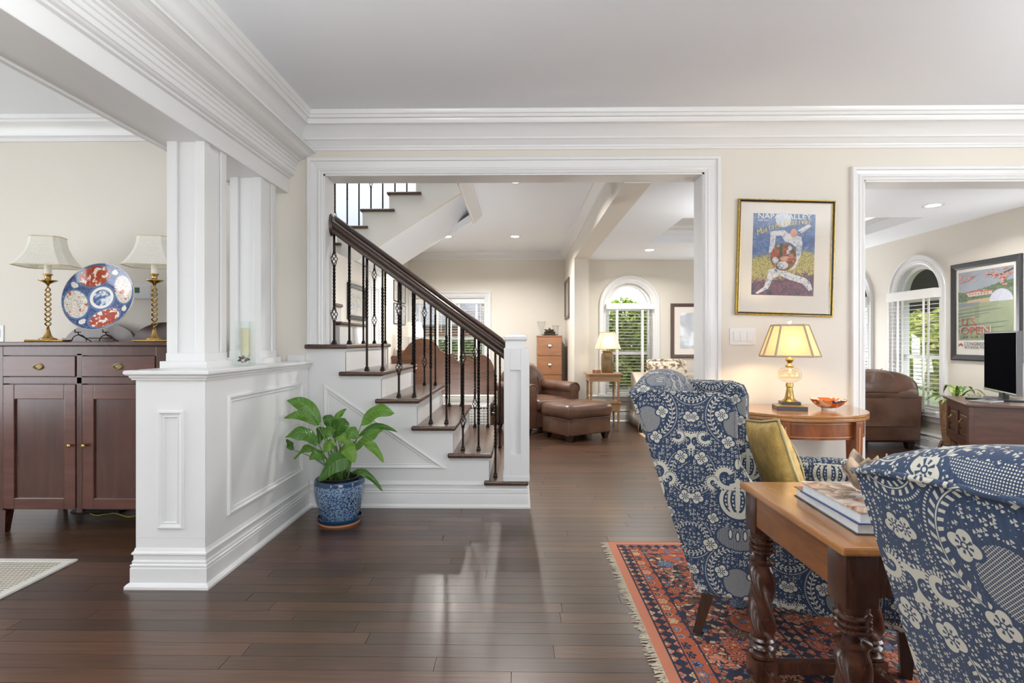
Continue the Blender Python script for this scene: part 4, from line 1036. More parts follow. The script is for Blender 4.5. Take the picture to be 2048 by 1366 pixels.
guard = rosettes(v, 17, 6, RUST, [NAVYC, SALM, SKY, BEIGE], .15)
guard2 = rosettes(v, 21, 4, NAVYC, [RUST, BEIGE, SALM, RUST], .1)
dd = x.min(y)
col = field
def band(lo, hi, c):
    global col
    col = mix(nt, dd.gt(lo)*dd.lt(hi), col, c)
band(-.1, .040, SALM); band(.040, .047, NAVYC); band(.047, .098, guard2); band(.098, .104, NAVYC); band(.104, .110, RUST); band(.110, .165, guard); band(.165, .173, NAVYC)
band(.52, .528, NAVYC); band(.528, .585, guard2); band(.585, .592, NAVYC)
wv = noise(nt, v, 420, 2).outputs[0]
col = mix(nt, .35, col, mix(nt, wv, (.3, .3, .3), (1, 1, 1)), 'MULTIPLY')
nt.links.new(col, b.inputs['Base Color']); b.inputs['Roughness'].default_value = .95; bump(nt, b, wv, .4, .003)
rc = pZ(1212, 1087); RXL = .507
pr_ = thing('persian_rug', 'red and navy patterned Persian rug with cream fringe under the wing chairs', 'rug', (RXL, rc.y, 0))
MB().box(0, 3.0, -4.2, 0, 0, .009, .002).build('pile', m, pr_)
mb = MB(); fr = random.Random(5)
for i in range(760):
    y0 = -i*.0052; L = fr.uniform(.014, .045); dy = fr.uniform(-.012, .012); wdt = fr.uniform(.0012, .0022)
    mb.add([(0, y0-wdt, .004), (0, y0+wdt, .004), (-L, y0+dy+wdt, .001), (-L, y0+dy-wdt, .001), (0, y0, .0065), (-L, y0+dy, .0035)], [(0, 1, 2, 3), (0, 3, 5, 4), (1, 4, 5, 2), (2, 5, 3), (0, 4, 1)])
mb.build('fringe', plain('fringe_cotton', (.55, .48, .37), .9), pr_, kind='stuff')
# ---------------------------------------------------------------- potted plant
ppos = pZ(670, 1052); px_, py_ = ppos.x, ppos.y+.09
m, nt, b = newmat('blue_glazed_lace'); v = coords(nt); vo = nt.nodes.new('ShaderNodeTexVoronoi'); vo.inputs['Scale'].default_value = 92; nt.links.new(v, vo.inputs['Vector'])
d = E(nt, vo.outputs['Distance']); s2 = noise(nt, v, 9, 2).outputs[0]
ring = d.gt(.28)*d.lt(.50)
base = ramp(nt, s2, [(.35, (.008, .022, .085)), (.65, (.018, .060, .17))])
vo2 = nt.nodes.new('ShaderNodeTexVoronoi'); vo2.inputs['Scale'].default_value = 150; nt.links.new(v, vo2.inputs['Vector'])
base = mix(nt, E(nt, vo2.outputs['Distance']).lt(.35)*.7, base, (.20, .32, .46))
nt.links.new(mix(nt, ring*.85, base, (.30, .44, .58)), b.inputs['Base Color']); b.inputs['Roughness'].default_value = .15; b.inputs['Coat Weight'].default_value = .6
POT = m; GLAZE = plain('blue_glaze', (.010, .045, .11), .15, coat=.5); TERRA = plain('terracotta', (.50, .22, .11), .8)
pt = thing('potted_plant', 'broad-leaved green plant in a blue lacy glazed pot by the half wall', 'plant', (px_, py_, 0))
MB().lathe([(.0, .0), (.128, .0), (.130, .012), (.0, .012)], 40).build('saucer_foot', TERRA, pt, True, angle=40)
MB().lathe([(.129, .012), (.137, .020), (.142, .040), (.137, .042), (.131, .024), (.0, .020)], 40).build('saucer', GLAZE, pt, True, angle=50)
MB().lathe([(.0, .022), (.112, .022), (.116, .030), (.132, .09), (.148, .15), (.157, .21), (.158, .255), (.153, .277), (.148, .280), (.144, .272), (.146, .21), (.13, .12), (.0, .06)], 48).build('pot', POT, pt, True, angle=50)
MB().lathe([(.1585, .252), (.157, .272), (.151, .2825), (.146, .279)], 48, cap=False).build('rim', GLAZE, pt, True)
MB().lathe([(.115, .24), (.118, .288), (.113, .292), (.108, .286), (.106, .25), (.0, .25)], 32).build('nursery_pot', BLACK, pt, True, angle=40)
MB().lathe([(.107, .262), (.05, .268), (.0, .266)], 20).build('soil', plain('soil', (.02, .013, .008), .95), pt)
m, nt, b = newmat('leaf_green'); uvn = nt.nodes.new('ShaderNodeUVMap'); sp = nt.nodes.new('ShaderNodeSeparateXYZ'); nt.links.new(uvn.outputs[0], sp.inputs[0]); u_, v_ = E(nt, sp.outputs[0]), E(nt, sp.outputs[1])
oi = nt.nodes.new('ShaderNodeObjectInfo'); rr = E(nt, oi.outputs['Random'])
rib = ((v_*58-u_.abs()*9).sin()).gt(.90); midr = u_.abs().lt(.035)
g0 = ramp(nt, rr, [(0, (.050, .150, .018)), (.5, (.095, .23, .022)), (1, (.15, .30, .030))])
g0 = mix(nt, rib*.45, g0, (.03, .10, .012)); g0 = mix(nt, midr*.6, g0, (.22, .36, .08))
nt.links.new(g0, b.inputs['Base Color']); b.inputs['Roughness'].default_value = .33; b.inputs['Subsurface Weight'].default_value = 0
tr = nt.nodes.new('ShaderNodeBsdfTranslucent'); nt.links.new(g0, tr.inputs[0]); ms = nt.nodes.new('ShaderNodeMixShader'); ms.inputs[0].default_value = .28
nt.links.new(b.outputs[0], ms.inputs[1]); nt.links.new(tr.outputs[0], ms.inputs[2]); nt.links.new(ms.outputs[0], nt.nodes['Material Output'].inputs[0])
bump(nt, b, (v_*58-u_.abs()*9).sin(), .25, .004)
LEAF = m; STEM = plain('leaf_stem', (.12, .22, .05), .5)
def leaf_mesh(base, tip, width, arch, roll, seed):
    """blade from base to tip (Vectors), bowed upwards by arch, half width `width`, rolled about its axis"""
    rg_ = random.Random(seed); d = tip-base; L = d.length; ax = d.normalized()
    side = ax.cross(Vector((0, -1, .55))); side = side.normalized() if side.length > .05 else Vector((1, 0, 0))
    up = side.cross(ax).normalized()
    q = Matrix.Rotation(roll, 3, ax); side = q @ side; up = q @ up
    N, K = 14, 4; mb = MB(); L_ = mb.bm.loops.layers.uv.new('UVMap'); g = []
    ph = rg_.uniform(0, 6)
    for i in range(N+1):
        t = i/N; w_ = width*(math.sin(math.pi*min(1, t*.94+.03)**.72))**.85 if i < N else .0008
        c = base+d*t+Vector((0, 0, 1))*(arch*math.sin(math.pi*t**.9))
        row = []
        for k in range(-K, K+1):
            s_ = k/K; wav = .010*math.sin(t*11+ph+s_)*abs(s_)**2
            row.append(c+side*(s_*w_)+up*(-.22*abs(s_)*w_+wav))
        g.append(row)
    vs = [[mb.bm.verts.new(p) for p in r] for r in g]
    for i in range(N):
        for j in range(2*K):
            f = mb.bm.faces.new((vs[i][j], vs[i][j+1], vs[i+1][j+1], vs[i+1][j]))
            for l, (a, c) in zip(f.loops, ((i, j), (i, j+1), (i+1, j+1), (i+1, j))): l[L_].uv = ((c-K)/K, a/N)
    return mb
rgl = random.Random(11)
def zp(zx, zy, dy): return pY(560+zx*.2196, 780+zy*.2196, py_+dy)-Vector((px_, py_, 0))
LEAVES = [((365, 305), (62, 92), 68, .05, -.06, .1), ((330, 312), (35, 255), 46, .04, -.10, -.3), ((340, 480), (45, 430), 74, .05, -.12, .3), ((118, 545), (62, 448), 30, 0, -.11, .5), ((335, 552), (125, 628), 38, .04, -.05, .2),
 ((470, 345), (405, 232), 50, .02, .06, .2), ((485, 295), (604, 170), 28, .01, .09, .4), ((505, 450), (600, 265), 82, .03, .04, .1), ((742, 305), (1042, 215), 78, .055, .0, -.15), ((722, 418), (1070, 382), 34, .05, .05, .4),
 ((685, 525), (938, 372), 66, .03, -.04, -.3), ((765, 485), (945, 662), 40, .03, -.10, .2), ((655, 752), (935, 922), 32, .045, -.04, .3), ((640, 640), (352, 830), 92, .05, -.15, .0), ((405, 600), (268, 625), 62, .02, -.09, .0),
 ((500, 480), (385, 590), 58, .03, -.10, .2), ((590, 385), (722, 440), 60, .02, -.02, .0), ((575, 515), (680, 668), 66, .03, -.12, .1), ((640, 480), (500, 440), 48, .02, -.05, .1), ((380, 335), (350, 505), 44, .02, .03, .0), ((480, 345), (400, 455), 60, .02, .0, .1), ((560, 520), (470, 760), 30, .0, .02, .2), ((700, 540), (560, 520), 44, .03, .0, .1)]
for i, (b0, t0, w_, ar, dy, roll) in enumerate(LEAVES):
    B = zp(*b0, dy); T = zp(*t0, dy*1.25-.02*(i % 3)); wd = w_*.2196/F*py_*1.02
    lf = leaf_mesh(B, T, wd, ar, roll, i).build('leaf', LEAF, pt, True)
    a = rgl.uniform(0, 6.28); r0 = rgl.uniform(.01, .055)
    root_ = Vector((r0*math.cos(a), r0*math.sin(a)-.01, .265)); midp = root_.lerp(B, .55)+Vector((0, 0, .05))
    pts = [root_.lerp(midp, t/5).lerp(midp.lerp(B, t/5), t/5) for t in range(6)]
    MB().tube(pts, [.0045, .0042, .0038, .0034, .003, .0026], 6).build('stem', STEM, lf, True)
for i in range(12):
    a = i*.52; r0 = .03+.02*(i % 3); p0 = Vector((r0*math.cos(a), r0*math.sin(a), .265)); p1 = p0*1.5; p1.z = .38+.012*(i % 5)
    MB().tube([p0, p0.lerp(p1, .5), p1], [.006, .005, .003], 6).build('stalk', STEM, pt, True)

# ---------------------------------------------------------------- demilune card table by the wall
CARDT = wood('satinwood_top', (.26, .105, .030), (.46, .22, .075), .16, 0, 3, .6, 7)
CARDF = wood('flame_mahogany', (.11, .028, .010), (.30, .095, .030), .2, 2, 4, .6, 3)
INLAY = plain('inlay_line', (.42, .24, .09), .3)
ct = thing('demilune_table', 'half-round inlaid mahogany card table against the cream wall', 'table', (1.765, YF-.02, 0))
def dshape(a, b_, n=2.5, N=40):
    pts = []
    for i in range(N+1):
        t = math.pi*i/N; c, s_ = math.cos(t), math.sin(t)
        pts.append((a*math.copysign(abs(c)**(2/n), c), -b_*abs(s_)**(2/n)))
    return pts
MB().prism(dshape(.455, .60), 2, .712, .730, .004, 2).build('top', CARDT, ct); MB().prism(dshape(.455, .60), 2, .692, .711, .004, 2).build('under_leaf', CARDT, ct)
MB().prism(dshape(.432, .575), 2, .585, .692).build('apron', CARDF, ct)
mb = MB(); e = [(p[0], p[1], .600) for p in dshape(.4335, .5765)]; mb.tube(e, .0022, 5); mb.tube([(p[0], p[1], .678) for p in e], .0022, 5); mb.build('inlay', INLAY, ct)
def tleg(x, y, rz):
    mb = MB(); mb.taper((0, 0, 0), (.012, .012), (0, 0, .69), (.024, .024), .002); o = mb.build('leg', CARDF, ct); o.location = (x, y, 0); o.rotation_euler = (0, 0, rz)
    MB().taper((0, -.0135, .12), (.003, .0008), (0, -.0245, .66), (.004, .0008)).build('stringing', INLAY, o)
for x, y, a in ((-.21, -.548, -10), (.21, -.548, 10), (-.415, -.12, 0), (.415, -.14, 60)): tleg(x, y, R(a))

# lamp on the card table
LINEN = shademat('linen_shade', (.86, .78, .58), None, 0)
TAPE = plain('shade_tape', (.42, .33, .24), .8)
def cut_ring(hx, hy, c, z): return [(hx, -hy+c, z), (hx, hy-c, z), (hx-c, hy, z), (-hx+c, hy, z), (-hx, hy-c, z), (-hx, -hy+c, z), (-hx+c, -hy, z), (hx-c, -hy, z)]
def bulb(root, z, energy, col=(1, .74, .40), r=.028):
    BM = MATS.get('bulb') or plain('bulb', (1, .9, .7), .4, emit=((1, .8, .5), 8))
    MB().lathe([(.0, z-.045), (.014, z-.04), (.016, z-.02), (r, z+.01), (r*.8, z+.035), (.0, z+.045)], 14).build('light_bulb', BM, root, True)
    d = bpy.data.lights.new('lamp_light', 'POINT'); d.energy = energy; d.color = col; d.shadow_soft_size = .035
    o = bpy.data.objects.new('lamp_light', d); COL.objects.link(o); o.parent = root; o.location = (0, -.06, z)
lp = (pY(1579, 812, 3.44).x, 3.44)
lm = thing('table_lamp', 'brass and cut-glass table lamp with glowing linen shade on the card table', 'lamp', (lp[0], lp[1], .73), R(-14))
EBON = plain('ebonised_base', (.018, .020, .026), .35)
MB().box(-.088, .088, -.075, .075, 0, .026, .002).build('plinth', EBON, lm); mb = MB(); mb.taper((0, 0, .026), (.086, .073), (0, 0, .034), (.055, .05)); mb.build('plinth_slope', plain('gilt_slope', (.40, .25, .08), .35, .7), lm)
MB().box(-.055, .055, -.05, .05, .034, .052, .002).build('step', EBON, lm)
MB().lathe([(.046, .052), (.040, .060), (.030, .070), (.022, .10), (.018, .128), (.017, .14), (.022, .144), (.022, .162), (.020, .166)], 32, rfun=lambda a, z: 1+(.05*math.cos(12*a) if .07 < z < .135 else 0)).build('fluted_stem', BRASS, lm, True, angle=50)
FONT = glassmat('cut_glass', (1, .97, .90))
mb = MB(); mb.lathe([(.018, .165), (.026, .172), (.050, .184), (.066, .196), (.069, .205), (.066, .240), (.060, .252), (.040, .264), (.018, .270)], 40, rfun=lambda a, z: 1+(.02*math.cos(16*a) if .19 < z < .25 else 0)); mb.build('glass_font', FONT, lm, True)
MB().lathe([(.055, .200), (.058, .21), (.054, .235), (.03, .25), (.0, .252)], 28).build('font_inner', glassmat('cut_glass_inner', (1, .95, .85)), lm, True)
MB().lathe([(.023, .268), (.024, .278), (.014, .284), (.012, .296), (.022, .308), (.024, .318), (.016, .334), (.012, .340), (.0, .34)], 24).build('burner', BRASS, lm, True)
rs = [cut_ring(.165, .120, .06, .338), cut_ring(.100, .075, .036, .532)]
sh = MB().rings(rs, cap=False).build('shade', LINEN, lm); sm = sh.modifiers.new('s', 'SOLIDIFY'); sm.thickness = .0015
for i in range(8): MB().tube([rs[0][i], rs[1][i]], .006, 6).build('rib_tape', TAPE, sh)
for r in rs: MB().tube(r+[r[0]], .006, 6).build('edge_tape', TAPE, sh)
MB().lathe([(.006, .53), (.006, .545), (.014, .552), (.014, .560), (.0, .566)], 12).build('finial', plain('ivory_finial', (.8, .75, .62), .4), lm, True)
mb = MB(); mb.tube([(-.10, 0, .532), (.10, 0, .532)], .003, 6); mb.tube([(0, -.07, .532), (0, .07, .532)], .003, 6); mb.tube([(0, 0, .34), (0, 0, .535)], .004, 6); mb.build('spider', BRASS, lm)
bulb(lm, .415, 8.5)
# bowl
m, nt, b = newmat('imari_bowl'); v = coords(nt); vo = nt.nodes.new('ShaderNodeTexVoronoi'); vo.inputs['Scale'].default_value = 26; nt.links.new(v, vo.inputs['Vector'])
cs = nt.nodes.new('ShaderNodeSeparateColor'); nt.links.new(vo.outputs['Color'], cs.inputs[0]); d = E(nt, vo.outputs['Distance'])
c0 = ramp(nt, E(nt, cs.outputs[0]), [(0, (.52, .11, .02)), (.42, (.66, .52, .40)), (.62, (.42, .08, .02)), (.78, (.03, .05, .16)), (.9, (.62, .26, .07))], True)
c0 = mix(nt, d.lt(.24), c0, (.70, .55, .40)); nt.links.new(c0, b.inputs['Base Color']); b.inputs['Roughness'].default_value = .12; b.inputs['Coat Weight'].default_value = .5
bp = pY(1656, 806, 3.42); scal = lambda a, z: 1+(.055*math.cos(8*a) if z > .03 else .02*math.cos(8*a))
bw = thing('bowl', 'scalloped porcelain bowl in orange, white and blue on the card table', 'bowl', (bp.x, 3.42, .73))
MB().lathe([(.036, 0), (.038, .014), (.034, .014)], 32).build('foot_ring', PAPER, bw, True, angle=40)
MB().lathe([(.034, .012), (.060, .022), (.084, .042), (.102, .068), (.100, .069), (.080, .047), (.055, .028), (.0, .022)], 48, rfun=scal).build('body', m, bw, True, angle=70)
# light switch plate
p0, p1 = pY(1459, 656, YF), pY(1510, 690, YF); sw = thing('light_switch', 'white triple rocker switch plate below the framed festival poster', 'switch', ((p0.x+p1.x)/2, YF, (p0.z+p1.z)/2))
hw_, hh = (p1.x-p0.x)/2, (p0.z-p1.z)/2
MB().box(-hw_, hw_, -.007, 0, -hh, hh, .003).build('plate', WHITE, sw)
for i in (-1, 0, 1): MB().box(i*.046-.016, i*.046+.016, -.011, -.006, -.033, .033, .002).build('rocker', WHITE, sw)

# ---------------------------------------------------------------- framed festival poster
def art0(name, stops, sc):
    m, nt, b = newmat(name); n = noise(nt, coords(nt), sc, 5, .6, 1.6); nt.links.new(ramp(nt, n.outputs[0], stops), b.inputs['Base Color']); b.inputs['Roughness'].default_value = .6; return m

def poly(mb, pts, mi, y):
    vs = [mb.bm.verts.new((p[0], y, p[1])) for p in pts]
    try: f = mb.bm.faces.new(vs); f.material_index = mi
    except ValueError: pass
    return mb
def blob(cx, cy, rx_, ry_, n=20, rot=0, wob=0, sd=0):
    rg_ = random.Random(sd); ph = rg_.uniform(0, 6)
    out = []
    for i in range(n):
        a = 2*math.pi*i/n; q = 1+wob*math.sin(3*a+ph)+wob*.6*math.sin(5*a+ph*2); x, z = rx_*q*math.cos(a), ry_*q*math.sin(a)
        out.append((cx+x*math.cos(rot)-z*math.sin(rot), cy+x*math.sin(rot)+z*math.cos(rot)))
    return out
GILT = plain('gilt_frame', (.50, .33, .07), .3, .85, var=.3, vscale=60); FRBLK = plain('black_frame', (.012, .014, .018), .25)
MATB = plain('mat_board', (.72, .67, .60), .8, var=.01)
fp = thing('framed_poster', 'framed NAPA VALLEY Mustard Festival poster with gold and black frame above the lamp', 'picture', (0, 0, 0))
c0 = pY(1569, 516, YF); fp.location = (c0.x, YF-.001, c0.z); fp.rotation_euler = (0, R(1.6), 0)
FW, FH = .333, .400
fpath = [(-FW, -FH), (-FW, FH), (FW, FH), (FW, -FH)][::-1]
def pframe(root, W, Hh, prof, mat, name='frame'):
    mb = MB(); mb.sweep([(-W, -Hh), (-W, Hh), (W, Hh), (W, -Hh)][::-1], [(q, h) for q, h in prof], ex=(1, 0, 0), ey=(0, 0, 1), en=(0, -1, 0), closed=True); return mb.build(name, mat, root)
pframe(fp, FW, FH, [(0, 0), (0, .018), (.003, .022), (.008, .022), (.009, .018), (.009, 0)], GILT)
pframe(fp, FW, FH, [(.009, 0), (.009, .019), (.014, .016), (.019, .014), (.019, 0)], FRBLK, 'inner_frame'); pframe(fp, FW, FH, [(.019, 0), (.019, .014), (.022, .013), (.022, 0)], GILT, 'fillet')
mb = MB()
bead = [(x*.0085-FW+.004, FH-.0055) for x in range(78)]+[(x*.0085-FW+.004, -FH+.0055) for x in range(78)]+[(FW-.0055, z*.0085-FH+.004) for z in range(94)]+[(-FW+.0055, z*.0085-FH+.004) for z in range(94)]
for x, z in bead: mb.box(x-.0025, x+.0025, -.0245, -.020, z-.0025, z+.0025)
mb.build('beading', GILT, fp, kind='stuff')
MB().box(-FW+.018, FW-.018, -.006, 0, -FH+.018, FH-.018).build('mat_board', MATB, fp)
PW2, PH2, PCX, PCZ = .213, .282, -.012, .022
m, nt, b = newmat('poster_painting'); v = coords(nt); sp = nt.nodes.new('ShaderNodeSeparateXYZ'); nt.links.new(v, sp.inputs[0]); z = E(nt, sp.outputs[2])-PCZ; x = E(nt, sp.outputs[0])
n1 = noise(nt, v, 16, 5, .6, 2.2).outputs[0]; n2 = noise(nt, v, 170, 3).outputs[0]; n3 = noise(nt, v, 5, 3).outputs[0]
sky = ramp(nt, n1, [(.3, (.035, .06, .16)), (.5, (.08, .14, .30)), (.66, (.17, .25, .42)), (.8, (.10, .13, .2))])
must = ramp(nt, n2, [(.38, (.06, .06, .07)), (.50, (.42, .36, .10)), (.66, (.55, .48, .16))]); low = ramp(nt, n1, [(.35, (.03, .035, .08)), (.52, (.14, .07, .10)), (.68, (.24, .08, .11))])
edge = z+E(nt, n3)*.10-x*.12+E(nt, n1)*.14-.07+(E(nt, n2)-.5)*.12
col = mix(nt, edge.lt(.055), sky, must); col = mix(nt, (edge+E(nt, n2)*.08-.04).lt(-.085), col, low)
nt.links.new(col, b.inputs['Base Color']); b.inputs['Roughness'].default_value = .5
MB().box(PCX-PW2, PCX+PW2, -.0068, -.004, PCZ-PH2, PCZ+PH2).build('print', m, fp)
PWH = art0('painted_white', [(.30, (.10, .14, .24)), (.42, (.38, .42, .48)), (.52, (.62, .62, .62)), (.75, (.68, .66, .60))], 26); PMOON = plain('painted_moon', (.55, .60, .70), .6, var=.1, vscale=20); PSK = plain('painted_skin', (.55, .28, .2), .6, var=.2, vscale=30); PDK = art0('painted_still_life', [(.3, (.02, .03, .02)), (.45, (.12, .08, .04)), (.55, (.30, .10, .05)), (.65, (.45, .38, .25)), (.8, (.05, .08, .06))], 34); PRD = plain('painted_red', (.36, .07, .05), .6)
PGR = plain('painted_green', (.05, .09, .05), .6)
mb = MB(); Y0 = -.0072
def Q(px, pz): return (PCX-PW2+px*2*PW2, PCZ+PH2-pz*2*PH2)     # 0..1 inside the print
poly(mb, [Q(.36+.125*1*(math.cos(a)+1), .075+.09*math.sin(a)) for a in [2*math.pi*i/24 for i in range(24)]], 1, Y0)
fig = [[(.28, .22), (.50, .20), (.58, .24), (.78, .28), (.80, .40), (.72, .42), (.62, .36), (.52, .34), (.46, .27), (.36, .27)], [(.28, .22), (.37, .25), (.36, .38), (.33, .46), (.26, .49), (.28, .36)], [(.78, .28), (.80, .36), (.78, .50), (.70, .66), (.60, .69), (.68, .58), (.70, .42)],
       [(.72, .20), (.88, .125), (.925, .13), (.925, .155), (.78, .235)], [(.27, .69), (.40, .66), (.52, .69), (.42, .76), (.34, .80), (.27, .92), (.10, .99), (.06, .98), (.20, .90), (.24, .80)], [(.48, .68), (.68, .74), (.86, .78), (.94, .83), (.98, .92), (.92, .94), (.82, .85), (.62, .81), (.46, .76)]]
for i, f in enumerate(fig): poly(mb, [Q(*p) for p in f], 0, Y0-.0002*(i+1))
poly(mb, [Q(.655+.055*math.cos(a), .235+.055*math.sin(a)) for a in [2*math.pi*i/14 for i in range(14)]], 2, Y0-.0016)
poly(mb, [Q(.50+.21*math.cos(a), .53+.17*math.sin(a)) for a in [2*math.pi*i/22 for i in range(22)]], 3, Y0-.0014)
for i, (cx, cz, rx_, rz_, mi) in enumerate(((.36, .50, .06, .03, 4), (.46, .44, .03, .085, 5), (.50, .46, .02, .07, 4), (.57, .47, .025, .03, 0), (.60, .42, .03, .03, 0), (.54, .55, .10, .03, 2), (.37, .57, .05, .04, 0), (.49, .63, .09, .05, 0), (.61, .56, .05, .025, 4))):
    poly(mb, [Q(cx+rx_*math.cos(a), cz+rz_*math.sin(a)) for a in [2*math.pi*k/14 for k in range(14)]], mi, Y0-.0018-.0001*i)
mb.build('painted_figure', [PWH, PMOON, PSK, PDK, PRD, PGR], fp)
TXW = plain('print_white', (.80, .80, .78), .6); TXG = plain('print_gold', (.72, .55, .08), .6)
text('title', 'NAPA VALLEY', TXW, fp, (PCX, Y0-.001, Q(0, .036)[1]), (R(90), 0, 0), .050, xs=1.18)
text('subtitle', 'north coast', TXW, fp, (Q(.16, 0)[0], Y0-.001, Q(0, .085)[1]), (R(90), 0, 0), .016)
word = 'Mustard Festival'
for i, chx in enumerate(word):
    if chx == ' ': continue
    t = i/(len(word)-1); pxn = .09+.80*t; pzn = .235-.30*t+.16*t*t
    text('script_letter', chx, TXG, fp, (Q(pxn, 0)[0], Y0-.0034, Q(0, pzn)[1]), (R(90), -R(26-22*t), 0), .052, shear=.3)
MB().box(-FW+.02, FW-.02, -.0128, -.0122, -FH+.02, FH-.02).build('glazing', PICGLASS, fp)
# ---------------------------------------------------------------- leather
def leather(name, c1, c2, rough=.32):
    m, nt, b = newmat(name); v = coords(nt); n = noise(nt, v, 5, 5, .6); n2 = noise(nt, v, 160, 3)
    nt.links.new(ramp(nt, n.outputs[0], [(.3, c1), (.7, c2)]), b.inputs['Base Color']); b.inputs['Roughness'].default_value = rough; bump(nt, b, n2.outputs[0], .12, .002); b.inputs['Coat Weight'].default_value = .15
    return m
LEA = leather('brown_leather', (.060, .028, .018), (.135, .066, .042)); STUD = plain('dark_foot', (.03, .016, .010), .4)
# ottoman
e1a = math.atan2(.569, .822)
fc = pZ(1137, 886)
ot = thing('ottoman', 'brown leather ottoman with a puffed cushion top in the hall', 'ottoman', (fc.x, fc.y-.02, 0), e1a)
OW, OD = .66, .50
def puff(mb, x0, x1, y0, y1, z0, z1, bulge, nx=12, ny=12, wr=.004, sd=1):
    rg_ = random.Random(sd); rs = []
    n = 4*8; 
    def ring(z, g):
        out = []
        for sx, sy, ax in ((0, -1, 0), (1, 0, 1), (0, 1, 2), (-1, 0, 3)):
            for i in range(8):
                t = i/8
                if ax == 0: x, y = x0+(x1-x0)*t, y0
                elif ax == 1: x, y = x1, y0+(y1-y0)*t
                elif ax == 2: x, y = x1-(x1-x0)*t, y1
                else: x, y = x0, y1-(y1-y0)*t
                cx, cy = (x0+x1)/2, (y0+y1)/2; k = g*(math.sin(math.pi*t)*.5+.5)
                out.append((x+(x-cx)/abs(x1-x0)*2*k+rg_.uniform(-wr, wr), y+(y-cy)/abs(y1-y0)*2*k+rg_.uniform(-wr, wr), z))
        return out
    zs = [(z0, -.012), (z0+.012, 0), (z0+(z1-z0)*.35, bulge), (z0+(z1-z0)*.7, bulge*.8), (z1-.012, 0), (z1, -.02)]
    for z, g in zs: rs.append(ring(z, g))
    base = rs[-1]; cx, cy = (x0+x1)/2, (y0+y1)/2
    for s_, dz in ((.8, .018), (.55, .030), (.3, .036), (.02, .038)): rs.append([(cx+(p[0]-cx)*s_, cy+(p[1]-cy)*s_, z1+dz+rg_.uniform(-.002, .002)) for p in base])
    mb.rings(rs); return mb
for x, y in ((.05, .05), (OW-.05, .05), (.05, OD-.05), (OW-.05, OD-.05)): MB().taper((x, y, 0), (.022, .022), (x, y, .075), (.042, .042)).build('foot', STUD, ot)
MB().box(0, OW, 0, OD, .07, .265, .018, 3).build('base', LEA, ot, True, angle=60)
puff(MB(), .0, OW, .0, OD, .265, .415, .016, sd=3).build('cushion', LEA, ot, True, angle=70)
MB().tube([(-.002, -.002, .257), (OW+.002, -.002, .257), (OW+.002, OD+.002, .257), (-.002, OD+.002, .257), (-.002, -.002, .257)], .006, 6).build('piping', LEA, ot)
# club chair facing the ottoman
def club_chair(label, loc, rz, group=None, W=.88, D=.86, backz=.84, armz=.56, name='club_chair'):
    """front at y=0, back at y=D, x 0..W"""
    c = thing(name, label, 'armchair', loc, rz, group)
    for x in (.07, W-.07):
        for y in (.07, D-.07): MB().taper((x, y, 0), (.026, .026), (x, y, .08), (.040, .040)).build('foot', STUD, c)
    MB().box(.04, W-.04, .03, D-.02, .075, .30, .02, 3).build('base', LEA, c, True, angle=60)
    puff(MB(), .17, W-.17, .0, D-.25, .30, .42, .01, sd=5).build('seat_cushion', LEA, c, True, angle=70)
    for x0, sg in ((.0, -1), (W-.18, 1)):
        prof = [(x0+.02, .08), (x0+.16, .08), (x0+.165, armz-.09)]+[(x0+.09+.098*math.cos(t), armz-.05+.085*math.sin(t)) for t in [R(-20+i*20) for i in range(12)]]+[(x0+.015, armz-.10)]
        MB().prism(prof, 1, .0, D-.10, .012, 2).build('arm', LEA, c, True, angle=60)
        MB().tube([(x0+.09+.085*math.cos(t), -.004, armz-.05+.074*math.sin(t)) for t in [R(-60+i*18) for i in range(17)]], .006, 6).build('arm_piping', LEA, c, True)
    rs = []
    N = 16
    for j in range(9):
        t = j/8; y = D-.26+.26*t; bul = math.sin(math.pi*(t*.8+.1))**.5
        ring = [(W/2-(W/2-.05)*bul*math.cos(math.pi*i/N)*(1), y+.04, .30+(backz-.30)*(.35+.65*math.sin(math.pi*i/N)**.7)*(.90+.10*bul)) for i in range(N+1)]
        ring += [(W-.08, y+.04, .26), (.08, y+.04, .26)]
        rs.append(ring)
    MB().rings(rs).build('back', LEA, c, True, angle=60)
    for s_ in (-.16, .16): MB().tube([(W/2+s_*1.3, D-.215, .43), (W/2+s_*1.1, D-.226, .66), (W/2+s_*.9, D-.17, backz-.02), (W/2+s_*.8, D-.08, backz+.005)], .004, 5).build('seam', LEA, c, True)
    return c
la = pZ(1066, 873)
club_chair('brown leather club chair behind the newel post and ottoman', (la.x-.08, la.y+.02, 0), e1a, None, W=.86, D=.80, backz=.86, armz=.60)
